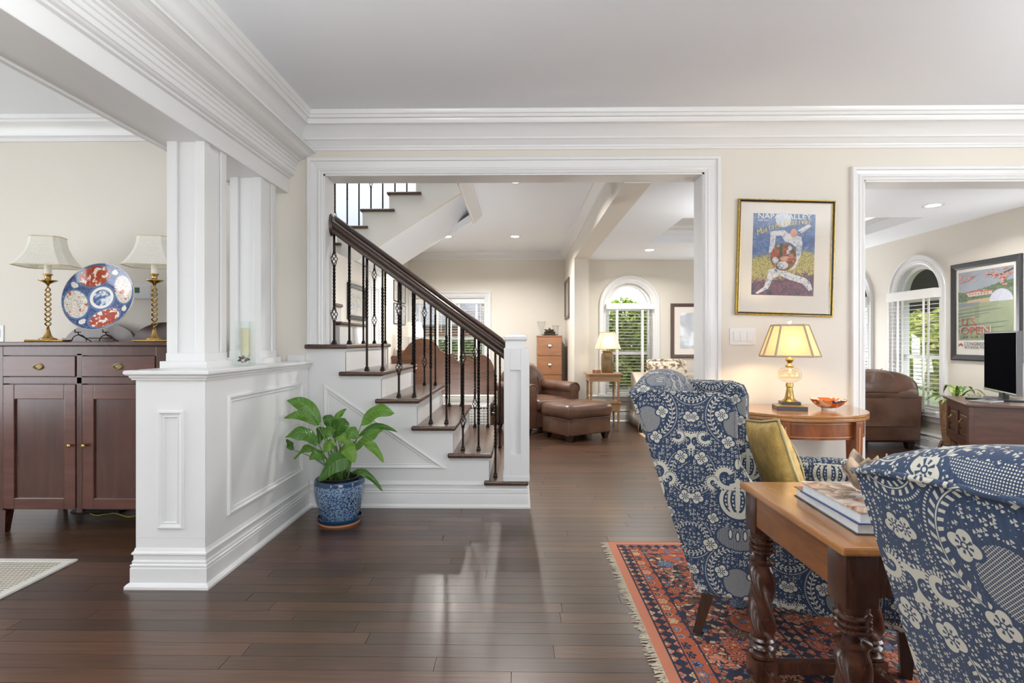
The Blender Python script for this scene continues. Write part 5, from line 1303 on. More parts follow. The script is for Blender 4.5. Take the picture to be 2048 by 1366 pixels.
# filing cabinet
OAKM = wood('cabinet_cherry', (.24, .095, .032), (.36, .155, .058), .35, 0, 3, .3, 5)
fcab = thing('filing_cabinet', 'cherry wood filing cabinet with four drawers in the hall corner', 'cabinet', (0, 0, 0))
p0, p1 = pY(1075, 671, 8.45), pY(1124, 671, 8.45); fcab.location = (p0.x, 8.45, 0); W = p1.x-p0.x; zt = p0.z
MB().box(0, W, .012, .50, 0, zt-.02).build('body', OAKM, fcab); MB().box(-.006, W+.006, -.004, .51, zt-.02, zt, .003).build('top', OAKM, fcab)
hdr = (zt-.07)/4
for i in range(4):
    z0 = .045+i*hdr; dr = MB().box(.008, W-.008, -.006, .012, z0+.005, z0+hdr-.004, .003).build('drawer', OAKM, fcab); cz = z0+hdr*.56
    MB().box(W/2-.032, W/2+.032, -.009, -.006, cz-.022, cz+.022, .001).build('label_frame', IRON, dr); MB().box(W/2-.026, W/2+.026, -.0098, -.0088, cz-.015, cz+.016).build('label_card', PAPER, dr)
    MB().lathe([(.0, -.008), (.009, -.005), (.009, .004), (.0, .006)], 10, c=(W/2, -.012, cz-.034)).build('pull', IRON, dr, True)
zf = zt
ob = thing('bronze_ornament', 'bronze casket with a small figure on top of the filing cabinet', 'ornament', (p0.x+W*.52, 8.62, zf)); BRZ = plain('dark_bronze', (.045, .030, .020), .4, .6, var=.3, vscale=40)
MB().box(-.10, .10, -.06, .06, .0, .022, .006).build('base', BRZ, ob); MB().box(-.085, .085, -.05, .05, .022, .045, .004).build('box', BRZ, ob); MB().box(-.09, .09, -.055, .055, .045, .062, .006).build('lid', BRZ, ob)
for sx in (-1, 1): MB().tube([(sx*.09, 0, .012), (sx*.118, 0, .02), (sx*.122, 0, 0)], .006, 6).build('handle', BRZ, ob)
mb = MB(); mb.lathe([(.0, .06), (.06, .064), (.075, .076), (.045, .094), (.018, .104), (.010, .122), (.0, .13)], 16, sy=.5); mb.tube([(-.03, 0, .08), (-.075, 0, .096), (-.09, 0, .092)], [.014, .009, .003], 6); mb.tube([(.03, 0, .08), (.07, 0, .098)], [.014, .004], 6); mb.build('figure', BRZ, ob, True)
G3 = glassmat('crystal', (.97, .98, .98))
gz = thing('crystal_vase', 'flared crystal vase standing behind the bronze ornament', 'vase', (p0.x+W*.20, 8.80, zf))
MB().lathe([(.0, 0), (.045, 0), (.042, .012), (.018, .03), (.03, .08), (.052, .16), (.072, .235), (.069, .235), (.048, .16), (.025, .085), (.0, .05)], 24, rfun=lambda a, z: 1+.03*math.cos(12*a)).build('bowl', G3, gz, True)
gz2 = thing('crystal_jar', 'small crystal tumbler at the right end of the filing cabinet', 'glass', (p0.x+W*.80, 8.80, zf)); MB().lathe([(.0, 0), (.04, 0), (.055, .17), (.052, .17), (.037, .01), (.0, .01)], 20).build('body', G3, gz2, True)
MB().lathe([(.0555, .150), (.0565, .156), (.0560, .164)], 20, cap=False).build('rim', G3, gz2, True)
# two-tier lamp table
PINE = wood('honey_maple', (.20, .105, .042), (.36, .20, .085), .35, 0, 4, .3, 6)
q0 = pZ(1180, 868); lt = thing('lamp_table', 'two-tier maple lamp table beside the arched hall window', 'table', (.905, 7.0, 0))
LW, LD = .40, .40
MB().box(-.03, LW+.03, -.03, LD+.03, .725, .745, .004).build('top', PINE, lt); MB().box(0, LW, .0, LD, .64, .725).build('apron', PINE, lt); MB().box(.01, LW-.01, .01, LD-.01, .255, .355, .003).build('shelf_drawer', PINE, lt); MB().box(-.012, LW+.012, -.012, LD+.012, .355, .372, .003).build('shelf', PINE, lt)
lf = None
for x in (.022, LW-.022):
    for y in (.022, LD-.022):
        if lf is None:
            mb = MB(); mb.box(-.020, .020, -.020, .020, .62, .725); mb.lathe([(.018, .62), (.013, .60), (.017, .575), (.014, .55), (.017, .48), (.012, .41), (.016, .395), (.012, .385)], 14); mb.box(-.018, .018, -.018, .018, .25, .385); mb.lathe([(.016, .25), (.011, .235), (.016, .20), (.012, .09), (.009, .05), (.014, .03), (.008, 0)], 14); lf = mb.build('leg', PINE, lt, True, angle=40); o = lf
        else: o = clone(lf, lt)
        o.location = (x, y, 0)
jl = thing('jar_lamp', 'stoneware jar lamp with lit pale shade on the maple lamp table', 'lamp', (pY(1215, 748, 7.2).x, 7.2, .745))
STONE = plain('olive_stoneware', (.15, .095, .035), .3, var=.35, vscale=14)
MB().lathe([(.0, 0), (.078, 0), (.082, .01), (.086, .10), (.085, .20), (.080, .245), (.066, .262), (.064, .275), (.072, .285), (.068, .295), (.0, .297)], 28).build('jar', STONE, jl, True, angle=40)
MB().lathe([(.010, .295), (.010, .34), (.0, .34)], 12).build('neck', BRASS, jl, True)
SHD2 = shademat('pale_shade', (.86, .78, .60), None, 0)
rs = [cut_ring(.158, .135, .03, .315), cut_ring(.088, .078, .02, .535)]
sh = MB().rings(rs, cap=False).build('shade', SHD2, jl)
for i in range(8): MB().tube([rs[0][i], rs[1][i]], .0035, 5).build('rib_tape', TAPE, sh)
for r in rs: MB().tube(r+[r[0]], .004, 5).build('edge_tape', TAPE, sh)
bulb(jl, .40, 2.2)
co = thing('coaster_stack', 'stack of round wooden coasters on the maple lamp table', 'coasters', (pY(1193, 748, 7.08).x, 7.08, .745))
for i in range(4): MB().lathe([(.0, 0), (.055, 0), (.057, .005), (.055, .010), (.0, .010)], 20).build('coaster', CARDF, co, True, angle=40).location = (.001*(i % 2), 0, .0112*i)
# cream sofa below the arched window
SOFA = plain('oatmeal_linen', (.50, .44, .37), .9, var=.05, vscale=8, bmp=.1, bscale=240)
so = thing('sofa', 'oatmeal skirted sofa under the arched window, behind the wing chair', 'sofa', (1.57, 7.03, 0)); SW, SD = 1.75, .66
MB().box(.03, SW-.03, .02, SD, .17, .40, .02, 3).build('base', SOFA, so, True, angle=60)
for x0, x1 in ((.0, .15), (SW-.15, SW)):
    prof = [(.0, .16), (SD-.06, .16), (SD-.03, .70), (SD-.08, .735), (SD-.16, .73), (.26, .62), (.10, .575), (.02, .57), (-.015, .53)]
    MB().prism(prof, 0, x0, x1, .04, 4).build('arm', SOFA, so, True, angle=60)
MB().box(.10, SW-.10, SD-.16, SD, .30, .725, .05, 4).build('back', SOFA, so, True, angle=60)
for i in range(2): MB().box(.15+i*.725, .87+i*.725, .0, SD-.15, .39, .50, .04, 4).build('seat_cushion', SOFA, so, True, angle=60)
mb = MB(); sk = []
for x, y, ln in ((0, SD, 0), (0, 0, 0), (SW, 0, 0), (SW, SD, 0)): sk.append((x, y))
def skirt(p, q, n):
    out = []
    for i in range(n): t = i/n; out.append((p[0]+(q[0]-p[0])*t, p[1]+(q[1]-p[1])*t))
    return out
for a, b_ in ((0, 1), (1, 2), (2, 3)):
    p, q = sk[a], sk[b_]; ex = Vector((q[0]-p[0], q[1]-p[1])).normalized(); n_ = Vector((ex.y, -ex.x)); r1 = []; r2 = []
    for i in range(17):
        t = i/16; x = p[0]+(q[0]-p[0])*t; y = p[1]+(q[1]-p[1])*t; fl = .012+.016*(1 if i in (0, 1, 15, 16) else .3*math.sin(i*1.7)**2); r1.append((x+n_.x*.004, y+n_.y*.004, .20)); r2.append((x+n_.x*fl, y+n_.y*fl, .012))
    mb.rings([r1, r2], cap=False, closed=False)
s_o = mb.build('skirt', SOFA, so, True); sm = s_o.modifiers.new('t', 'SOLIDIFY'); sm.thickness = .006
m, nt, b = newmat('floral_toile'); v = coords(nt); n = noise(nt, v, 16, 4, .6, 1.0); nt.links.new(ramp(nt, n.outputs[0], [(.38, (.05, .055, .07)), (.46, (.30, .20, .12)), (.52, (.62, .54, .42)), (.8, (.66, .59, .48))]), b.inputs['Base Color']); b.inputs['Roughness'].default_value = .9
fl = thing('floral_cushion', 'ruffled floral cushion in blue and tan propped on the sofa', 'cushion', (1.99, 7.32, .735)); fl.rotation_euler = (R(-14), 0, 0)
pl_ = pillow('cover', .25, .17, .075, m, fl)
r1, r2 = [], []
for i in range(65):
    a = 2*math.pi*i/64; cx, cz = max(-1, min(1, 1.35*math.cos(a)))*.245, max(-1, min(1, 1.35*math.sin(a)))*.165; k = 1.0+.012*math.sin(i*2.1); w_ = .03
    d_ = Vector((math.cos(a), math.sin(a))); r1.append((cx*.985, 0, cz*.985)); r2.append((cx*k+d_.x*w_, .014*math.sin(i*1.9), cz*k+d_.y*w_))
ru = MB().rings([r1, r2], cap=False, closed=False).build('ruffle', m, pl_, True); ru.modifiers.new('t', 'SOLIDIFY').thickness = .003
# jute rug
m, nt, b = newmat('jute'); v = coords(nt); sp = nt.nodes.new('ShaderNodeSeparateXYZ'); nt.links.new(v, sp.inputs[0]); k = 2*math.pi/.05; s_ = (E(nt, sp.outputs[0])*k).sin()*(E(nt, sp.outputs[1])*k).sin()
nt.links.new(ramp(nt, s_*.5+.5, [(.3, (.22, .14, .07)), (.6, (.50, .36, .19))]), b.inputs['Base Color']); b.inputs['Roughness'].default_value = .95; bump(nt, b, s_, .6, .01)
jr = thing('jute_rug', 'tan woven jute rug on the sunroom floor in front of the sofa', 'rug', (1.50, 5.0, 0)); MB().box(0.02, 1.48, .02, 1.78, 0, .009).build('weave', m, jr)
MB().sweep([(0, 0), (1.5, 0), (1.5, 1.80), (0, 1.80)], [(0, 0), (0, .012), (.03, .012), (.03, 0)], closed=True).build('binding', plain('jute_edge', (.42, .29, .15), .9), jr)
# pictures in the far rooms
def picture(label, loc, rz, w_, h, fw, fmat, art, depth=.022, mat=None, matw=.06, group=None):
    r_ = thing('framed_picture', label, 'picture', loc, rz, group)
    pframe(r_, w_/2, h/2, [(0, 0), (0, depth*.8), (fw*.3, depth), (fw*.8, depth*.8), (fw, depth*.55), (fw, 0)], fmat)
    MB().box(-w_/2+fw*.9, w_/2-fw*.9, -.006, 0, -h/2+fw*.9, h/2-fw*.9).build('mat_board', mat or MATB, r_)
    MB().box(-w_/2+fw+matw, w_/2-fw-matw, -.0068, -.005, -h/2+fw+matw, h/2-fw-matw).build('print', art, r_)
    MB().box(-w_/2+fw*.95, w_/2-fw*.95, -.0105, -.010, -h/2+fw*.95, h/2-fw*.95).build('glazing', PICGLASS, r_)
    return r_
def art(name, stops, sc=9):
    m, nt, b = newmat(name); n = noise(nt, coords(nt), sc, 4, .6, .8); nt.links.new(ramp(nt, n.outputs[0], stops), b.inputs['Base Color']); b.inputs['Roughness'].default_value = .5; return m
SKETCH = art('pencil_sketch', [(.40, (.70, .68, .62)), (.50, (.40, .39, .36)), (.56, (.72, .70, .64))], 14)
WALN = wood('walnut_frame', (.06, .036, .026), (.12, .075, .055), .4, 2, 5, .2)
pa, pb = pY(1341, 607, YW), pY(1341, 716, YW); hgt = pa.z-pb.z
pm = picture('wide walnut frame with cream mat and a dark drawing, by the arched window', (pa.x+.33, YW-.001, (pa.z+pb.z)/2), 0, .66, hgt, .05, WALN, art('ink_drawing', [(.35, (.03, .03, .035)), (.5, (.20, .20, .20)), (.62, (.55, .56, .56))], 5), mat=plain('tan_mat', (.50, .37, .25), .8), matw=.085)
text('lettering', 'JEAN', plain('ink', (.02, .02, .02), .6), pm, (-.04, -.0075, -hgt/2+.155), (R(90), 0, 0), .075)
picture('slim dark frame on the narrow pier beside the filing cabinet', (.76-.001, 8.55, 1.83), R(-90), .70, .62, .045, WALN, SKETCH, group=None)
picture('carved black frame under the upper stair flight', (XH+.001, 6.10, 1.60), R(90), .62, .40, .05, FRBLK, SKETCH, .03)
for i, (yy, zz, lb) in enumerate(((8.10, 1.92, 'upper left'), (8.55, 1.92, 'upper right'), (8.10, 1.58, 'lower left'), (8.55, 1.58, 'lower right'))):
    picture('thin black framed sketch, %s of the four on the hall side wall' % lb, (XH+.001, yy, zz), R(90), .34, .31, .012, FRBLK, SKETCH, .014, matw=.05, group='four small framed sketches')

# ---------------------------------------------------------------- hall furniture behind the stairs
OLDO = wood('old_walnut', (.045, .016, .007), (.145, .058, .024), .32, 0, 3, .3, 6)
SY = 6.55
se = thing('antique_settle', 'antique walnut settle with scrolled arched back behind the stairs', 'settle', (0, SY, 0))
def spx(zx, zy): p = pY(780+zx*.205, 580+zy*.205, SY); return (p.x, p.z)
out = [(20, 720), (10, 655), (30, 635), (55, 645), (95, 625), (130, 610), (150, 575), (190, 525), (240, 488), (300, 472), (370, 478), (430, 505), (480, 560), (505, 600), (545, 612), (585, 640), (595, 622), (615, 614), (632, 630), (628, 655), (650, 685), (700, 714), (760, 712), (810, 690), (840, 655), (880, 625), (930, 640), (980, 680), (1010, 740), (1020, 800), (1020, 1020), (20, 1020)]
MB().prism([spx(*p) for p in out], 1, -.02, .02, .004, 2).build('back_board', OLDO, se)
for zx in (30, 1010):
    x_, _ = spx(zx, 0); mb = MB(); pr = [(.026, 0), (.026, .10)]
    for k in range(10): z = .14+k*.028; pr += [(.020, z), (.030, z+.010), (.030, z+.018), (.020, z+.027)]
    pr += [(.028, .46), (.03, .54), (.02, .56)]
    for k in range(7): z = .58+k*.026; pr += [(.020, z), (.031, z+.010), (.031, z+.016), (.020, z+.025)]
    mb.lathe(pr+[(.018, .78), (.03, .80), (.0, .83)], 16); mb.build('turned_post', OLDO, se, True).location = (x_, -.005, 0)
xl, _ = spx(40, 0); xr_, _ = spx(1000, 0)
MB().box(xl, xr_, -.02, .02, .16, .26, .004).build('lower_rail', OLDO, se); MB().box(xl, xr_, .0, .55, .36, .40, .005).build('seat_board', OLDO, se); MB().box(xl, xr_, .0, .55, .40, .50, .03, 3).build('seat_pad', plain('white_ticking', (.62, .60, .56), .9), se, True)
for x_ in (xl+.03, xr_-.03): MB().box(x_-.025, x_+.025, .50, .55, 0, .37, .003).build('front_leg', OLDO, se)
MB().lathe([(.0, 0), (.016, 0), (.014, .006), (.0, .008)], 12).build('bolt_cover', PAPER, se, True).location = (xr_+.01, -.03, .30); se.children[-1].rotation_euler = (R(90), 0, 0)
wb = thing('wicker_basket', 'white wire-woven basket on the floor under the settle', 'basket', (spx(760, 0)[0], SY-.20, .0))
WIC = plain('white_wicker', (.62, .61, .58), .7); BH = .40
mb = MB()
for i in range(12): z = .02+i*.032; mb.tube([(-.27, -.13, z), (.27, -.13, z), (.27, .13, z), (-.27, .13, z), (-.27, -.13, z)], .006, 5)
for i in range(16):
    x = -.27+i*.036
    for y in (-.131, .131): mb.tube([(x, y, .01), (x, y, BH)], .005, 5)
mb.build('weave', WIC, wb); MB().box(-.28, .28, -.14, .14, BH, BH+.03, .008).build('lid', WIC, wb); MB().box(-.26, .26, -.12, .12, .0, .38).build('liner', plain('basket_liner', (.45, .44, .42), .9), wb)
# windsor chair by the window
wc = thing('windsor_chair', 'dark hoop-back windsor chair between the settle and the window', 'chair', (pY(941, 700, 7.9).x, 7.9, 0), R(20))
MB().lathe([(.0, .425), (.21, .425), (.22, .44), (.20, .455), (.0, .45)], 28).build('seat', OLDO, wc, True, angle=50)
hoop = [(.20*math.cos(t), .17, .45+.50*math.sin(t)**.8) for t in [math.pi*i/18 for i in range(19)]]; MB().tube(hoop, .012, 8).build('hoop', OLDO, wc, True)
for i in range(-3, 4):
    if i == 0: MB().box(-.035, .035, .163, .175, .45, .94, .003).build('splat', OLDO, wc)
    else: x = i*.045; MB().tube([(x*.8, .15, .45), (x, .17, .45+.50*(1-(abs(x)/.2)**2)**.4)], .006, 6).build('spindle', OLDO, wc)
for sx in (-1, 1):
    for sy in (-1, 1): MB().tube([(sx*.14, sy*.12, .43), (sx*.17, sy*.15, .2), (sx*.19, sy*.17, 0)], [.014, .018, .011], 8).build('leg', OLDO, wc, True)
MB().tube([(-.165, -.01, .19), (.165, -.01, .19)], .009, 6).build('stretcher', OLDO, wc)
# cabinet with lamp in the hall corner
cb = thing('small_cabinet', 'small walnut cabinet in the hall corner under the cream lamp', 'cabinet', (-1.56, 7.9, 0))
MB().box(-.22, .22, -.18, .18, .06, .90, .004).build('body', OLDO, cb); MB().box(-.24, .24, -.20, .20, .90, .925, .006).build('top', OLDO, cb)
dr = MB().box(-.19, .19, -.19, -.175, .50, .87, .004).build('door', OLDO, cb); MB().lathe([(.0, -.012), (.012, -.008), (.012, .006), (.0, .01)], 10, c=(.15, -.20, .68)).build('knob', BRASS, dr, True)
for sx in (-1, 1):
    for sy in (-1, 1): MB().taper((sx*.19, sy*.15, 0), (.015, .015), (sx*.19, sy*.15, .06), (.024, .024)).build('foot', OLDO, cb)
bx = thing('wooden_box', 'small wooden box with lid at the corner cabinet, left of the lamp', 'box', (-1.70, 7.80, .925)); MB().box(-.07, .07, -.05, .05, 0, .09, .003).build('body', OAKM, bx); MB().box(-.073, .073, -.053, .053, .09, .11, .003).build('lid', OAKM, bx)
hl = thing('hall_lamp', 'ceramic lamp with plain cream shade on the hall corner cabinet', 'lamp', (pY(828, 660, 7.9).x, 7.9, .925))
MB().lathe([(.0, 0), (.06, 0), (.065, .02), (.05, .06), (.075, .14), (.06, .20), (.02, .235), (.012, .26), (.012, .30), (.0, .30)], 24).build('base', plain('cream_ceramic', (.6, .56, .48), .2), hl, True)
mb = MB(); mb.lathe([(.160, .30), (.105, .52)], 28, cap=False); mb.build('shade', SILK, hl, True)

# ---------------------------------------------------------------- sunroom, seen through the right doorway
club_chair('large brown leather armchair seen from behind through the right doorway', (4.28, 6.75, 0), R(180), None, W=.95, D=.92, backz=.86, armz=.60, name='leather_armchair')
back = MB(); rs = []
N = 14
for j in range(9):
    t = j/8; z = .60+.26*t; bul = math.sqrt(max(.03, 1-t**3))
    rs.append([(.475+(.50*bul)*math.copysign(abs(math.cos(a))**.6, math.cos(a)), .82+(.15*bul)*math.copysign(abs(math.sin(a))**.7, math.sin(a)), z) for a in [2*math.pi*i/28 for i in range(28)]])
lr = bpy.data.objects['leather_armchair']
back.rings(rs).build('head_roll', LEA, lr, True)
MB().lathe([(.0, -.46), (.05, -.455), (.085, -.42), (.092, 0), (.085, .42), (.05, .455), (.0, .46)], 20).build('shoulder_roll', LEA, lr, True).location = (.475, .88, .60); lr.children[-1].rotation_euler = (0, R(90), 0)
MB().prism([(.02, .10), (.93, .10), (.96, .58), (-.01, .58)], 1, .86, .95, .015, 2).build('rear_panel', LEA, lr, True, angle=60)
# antique chest under the television
TVW = wood('old_dark_oak', (.055, .024, .016), (.13, .060, .040), .33, 0, 3, .3, 7)
ca, cbp = pZ(1937, 808, .68), pZ(1893, 792, .68); dv_ = Vector((cbp.x-ca.x, cbp.y-ca.y)); fl_ = dv_.length; ang = math.atan2(dv_.y, dv_.x)
ck = thing('antique_chest', 'dark oak chest on turned legs with two small panelled doors under the television', 'chest', (ca.x, ca.y, 0), ang-R(90))
# local: y along the door front (near to far), x into the chest
CD = 1.05
MB().box(-.02, CD, -.02, fl_+.02, .66, .682, .006).build('top', TVW, ck); MB().box(.02, CD-.02, .02, fl_-.02, .36, .66).build('carcass', TVW, ck)
mb = MB(); w_ = .05
for a, b_, c, d in ((0, w_, .33, .66), (fl_-w_, fl_, .33, .66), (fl_/2-.025, fl_/2+.025, .36, .66), (w_, fl_-w_, .60, .66), (w_, fl_-w_, .33, .40)): mb.box(0, .03, a, b_, c, d, .003)
mb.build('face_frame', TVW, ck)
for a, b_ in ((w_, fl_/2-.025), (fl_/2+.025, fl_-w_)):
    dr = MB().box(.012, .03, a+.004, b_-.004, .404, .596, .004).build('door', TVW, ck); MB().box(.006, .02, a+.03, b_-.03, .43, .57, .006).build('raised_panel', TVW, dr)
    y = (a+b_)/2; mb = MB(); mb.lathe([(.0, -.004), (.010, -.002), (.010, .006), (.0, .008)], 10, c=(.0, y, .535)); mb.tube([(-.004, y, .535), (-.018, y, .52), (-.016, y, .475), (-.004, y, .465)], .005, 6); mb.build('drop_handle', BRASS, dr, True)
for x in (.045, CD-.07):
    for y in (.045, fl_-.045):
        mb = MB(); mb.lathe([(.03, .36), (.036, .33), (.028, .30), (.022, .28), (.034, .25), (.036, .20), (.026, .14), (.018, .11), (.028, .09), (.026, .06), (.03, .03), (.022, 0)], 16); mb.build('leg', TVW, ck, True).location = (x, y, 0)
for y in (.045, fl_-.045): MB().tube([(.045, y, .16), (CD-.07, y, .16)], .018, 10).build('stretcher', TVW, ck)
MB().box(.1, CD-.15, .08, fl_-.06, .14, .155).build('under_shelf', TVW, ck)
# television
def on_chest(u, v, z=.682): c, s_ = math.cos(ck.rotation_euler.z), math.sin(ck.rotation_euler.z); return (ca.x+u*c-v*s_, ca.y+u*s_+v*c, z)
tvb = pZ(2036, 808, .682)
tv = thing('television', 'flat black television with silver stand on the dark oak chest', 'television', (tvb.x+.02, tvb.y+.04, .682), 0)
tdir = R(25)      # direction of the screen plane, clockwise from +y
tv.rotation_euler = (0, 0, -tdir)
p_n, p_f = pZ(2036, 797, .73), pZ(1985, 776, .73)
tl = .70; tz0, tz1 = .055, .56
MB().box(.0, .030, -.02, tl, tz0, tz1, .006).build('housing', BLACK, tv); MB().box(-.0015, .002, -.008, tl-.012, tz0+.02, tz1-.012).build('screen', plain('screen_glass', (.004, .004, .005), .55, spec=.0), tv)
MB().box(-.003, .012, -.018, tl-.002, tz0-.004, tz0+.014, .002).build('bottom_bezel', CHROME, tv); MB().box(-.004, .034, -.026, -.016, tz0, tz1, .003).build('side_bezel', plain('grey_bezel', (.16, .16, .17), .35), tv)
MB().box(-.01, .03, tl*.32, tl*.46, .012, tz0+.01, .004).build('neck', BLACK, tv); MB().box(-.08, .10, tl*.16, tl*.62, 0, .014, .004).build('base', BLACK, tv)
rp = pZ(1953, 795, .70); rm = thing('remote_control', 'black remote control lying on the oak chest near the plant', 'remote', (rp.x, rp.y, .682), R(40)); MB().box(-.02, .02, -.07, .07, 0, .018, .006, 3).build('body', BLACK, rm)
mb = MB()
for i in range(6):
    for j in range(3): mb.box(-.013+j*.010, -.007+j*.010, -.05+i*.017, -.042+i*.017, .0175, .0195)
mb.build('button', plain('grey_button', (.15, .15, .15), .5), rm)
rp = pZ(1972, 802, .69); md = thing('media_player', 'thin silver media box on the oak chest before the television', 'media player', (rp.x, rp.y, .682), R(25)); MB().box(-.10, .10, -.07, .07, 0, .012, .003).build('case', plain('silver_case', (.35, .35, .36), .3, .6), md); MB().box(-.09, .09, -.0705, -.069, .003, .009).build('front_strip', BLACK, md)
# plant between chest and window
VAR = art('variegated_leaf', [(.40, (.055, .13, .022)), (.52, (.11, .20, .03)), (.60, (.38, .42, .12))], 22)
pp = pX(1902, 800, 4.18); sp_ = thing('spider_plant', 'strappy variegated plant in a wicker pot between oak chest and arched window', 'plant', (4.09, 5.12, 0))
WICK = plain('brown_wicker', (.22, .12, .06), .8, var=.4, vscale=60, bmp=.8, bscale=90)
MB().lathe([(.0, .20), (.095, .20), (.105, .26), (.118, .40), (.125, .58), (.120, .60), (.110, .59), (.0, .57)], 24).build('wicker_pot', WICK, sp_, True, angle=50)
for i in range(3):
    a = i*2.09+.5; MB().tube([(.10*math.cos(a), .10*math.sin(a), .22), (.14*math.cos(a), .14*math.sin(a), .10), (.17*math.cos(a), .17*math.sin(a), 0)], [.016, .014, .018], 8).build('stand_leg', OLDO, sp_, True)
MB().lathe([(.11, .185), (.115, .20), (.10, .205)], 20).build('stand_ring', OLDO, sp_, True)
rg2 = random.Random(4)
for i in range(16):
    a = i*2.4; L = rg2.uniform(.18, .29); up = rg2.uniform(.06, .20); g = []
    for j in range(11):
        t = j/10; r_ = L*t; z = .58+up*math.sin(math.pi*t*.75)-.05*t*t; ww = .018*math.sin(math.pi*min(1, t*.9+.08))**.7; n_ = Vector((-math.sin(a), math.cos(a), 0)); c_ = Vector((r_*math.cos(a), r_*math.sin(a), z))
        g.append([c_-n_*ww+Vector((0, 0, .004)), c_, c_+n_*ww+Vector((0, 0, .004))])
    MB().rings(g, cap=False, closed=False).build('leaf', VAR, sp_, True)

# golf poster
la_, lb_ = pX(1905, 531, XW), pX(1905, 720, XW); ry_ = pX(2047, 600, XW).y
uo = thing('golf_poster', 'large dark-framed U.S. OPEN golf poster on the sunroom wall behind the television', 'picture', (XW-.001, (la_.y+ry_)/2, (la_.z+lb_.z)/2), R(-90)); UW, UH = (la_.y-ry_)/2, (la_.z-lb_.z)/2
GREYF = plain('charcoal_frame', (.035, .036, .040), .35)
pframe(uo, UW, UH, [(0, 0), (0, .020), (.012, .026), (.045, .018), (.058, .012), (.058, 0)], GREYF); MB().box(-UW+.05, UW-.05, -.006, 0, -UH+.05, UH-.05).build('mat_board', PAPER, uo)
iw, ix0, ix1, iz0, iz1 = UW-.085, -UW+.085, UW-.085, -UH+.20, UH-.09
SKYP = plain('poster_sky', (.33, .38, .44), .6, var=.1, vscale=6); GRN1 = plain('poster_grass', (.30, .36, .22), .6, var=.15, vscale=5); GRN2 = plain('poster_trees', (.11, .17, .09), .6, var=.5, vscale=40); SHD = plain('poster_shadow', (.17, .21, .17), .6); SAND = plain('poster_sand', (.48, .38, .22), .6); WAT = plain('poster_water', (.25, .26, .36), .6); BALL = plain('poster_ball', (.55, .57, .68), .6, var=.08, vscale=60); HOUSE = plain('poster_house', (.62, .50, .42), .6); ROOF = plain('poster_roof', (.42, .12, .09), .6); PINK = plain('poster_blossom', (.62, .28, .24), .6, var=.3, vscale=50); BRCH = plain('poster_branch', (.16, .09, .06), .6)
def U(px, pz): return (ix0+px*(ix1-ix0), iz1-pz*(iz1-iz0))
mb = MB(); yb = -.0064; q = [0]
def UP(pts, mi): q[0] += 1; poly(mb, [U(*p) for p in pts], mi, yb-.00006*q[0])
UP([(0, 0), (1, 0), (1, .5), (0, .5)], 0); UP([(0, .32), (.3, .30), (.45, .27), (.7, .22), (1, .18), (1, .46), (0, .46)], 2)
for i in range(26): UP([((i*.377) % 1.0*.9+.05+.05*math.cos(a), .36-.16*((i*.377) % 1.0)+.02*(i % 3)+.03*math.sin(a)) for a in [2*math.pi*k/9 for k in range(9)]], 2)
UP([(0, .44), (1, .42), (1, 1), (0, 1)], 1); UP([(.2, .42), (.62, .40), (.6, .46), (.15, .47)], 4); UP([(0, .47), (.4, .45), (.45, .475), (0, .52)], 5)
for z0, x1, w_ in ((.535, .68, .012), (.58, .85, .018), (.635, .62, .016), (.68, .45, .02), (.76, .95, .02), (.83, .9, .02)): UP([(0, z0+.02), (x1, z0-.03), (x1*.9, z0-.03+w_), (0, z0+.02+w_*1.6)], 3)
UP([(.14, .30), (.44, .285), (.64, .30), (.64, .355), (.20, .37)], 7); UP([(.10, .305), (.30, .28), (.46, .285), (.48, .30), (.16, .318)], 8); UP([(.42, .30), (.66, .295), (.68, .31), (.42, .318)], 8)
for i in range(7): UP([(.22+i*.055, .325), (.245+i*.055, .324), (.245+i*.055, .345), (.22+i*.055, .346)], 3)
UP([(0, .29), (.10, .30), (.20, .35), (.18, .40), (0, .42)], 2)
UP([(.59+.41*.5*(1-math.cos(a))*1.0, .46-.165*math.sin(a)) for a in [math.pi*k/16 for k in range(17)]], 6)
UP([(1, .03), (.75, .10), (.55, .07), (.53, .085), (.76, .118), (1, .055)], 10); UP([(.80, .10), (.86, .20), (.88, .19), (.83, .10)], 10); UP([(.30, .075), (.18, .11), (.08, .135), (.09, .142), (.19, .12), (.31, .083)], 10)
rb = random.Random(9)
for i in range(54):
    cx = rb.choice([rb.uniform(.5, .98), rb.uniform(.62, .98), rb.uniform(.03, .35)]); cz = rb.uniform(.015, .15) if cx > .45 else rb.uniform(.06, .15)
    if i > 46: cx, cz = rb.uniform(.80, .9), rb.uniform(.15, .25)
    UP([(cx+.022*math.cos(a)*(1+.3*math.cos(3*a)), cz+.013*math.sin(a)) for a in [2*math.pi*k/9 for k in range(9)]], 9)
mb.build('print', [SKYP, GRN1, GRN2, SHD, SAND, WAT, BALL, HOUSE, ROOF, PINK, BRCH], uo)
TXR = plain('print_red', (.42, .07, .07), .6); TXD = plain('print_dark', (.12, .13, .13), .6); TXP = plain('print_pale', (.66, .60, .52), .6)
def utx(nm, s_, mat, px, pz, size, dy=0, xs=1): p = U(px, pz); text(nm, s_, mat, uo, (p[0], -.0128-dy, p[1]), (R(90), 0, 0), size, 'LEFT', xs=xs)
for nm, s_, px, pz, sz in (('title', 'U.S.', .055, .735, .098), ('title', 'OPEN', .045, .865, .104)):
    utx('title_outline', s_, TXP, px-.010, pz-.004, sz*1.05, -.0004, 1.28); utx(nm, s_, TXR, px, pz, sz, 0, 1.28)
utx('date', 'JUNE 16-19, 2011', TXD, .05, .955, .042); utx('venue', 'CONGRESSIONAL', TXD, .12, 1.055, .048); utx('town', 'BETHESDA, MARYLAND', TXD, .13, 1.105, .034)
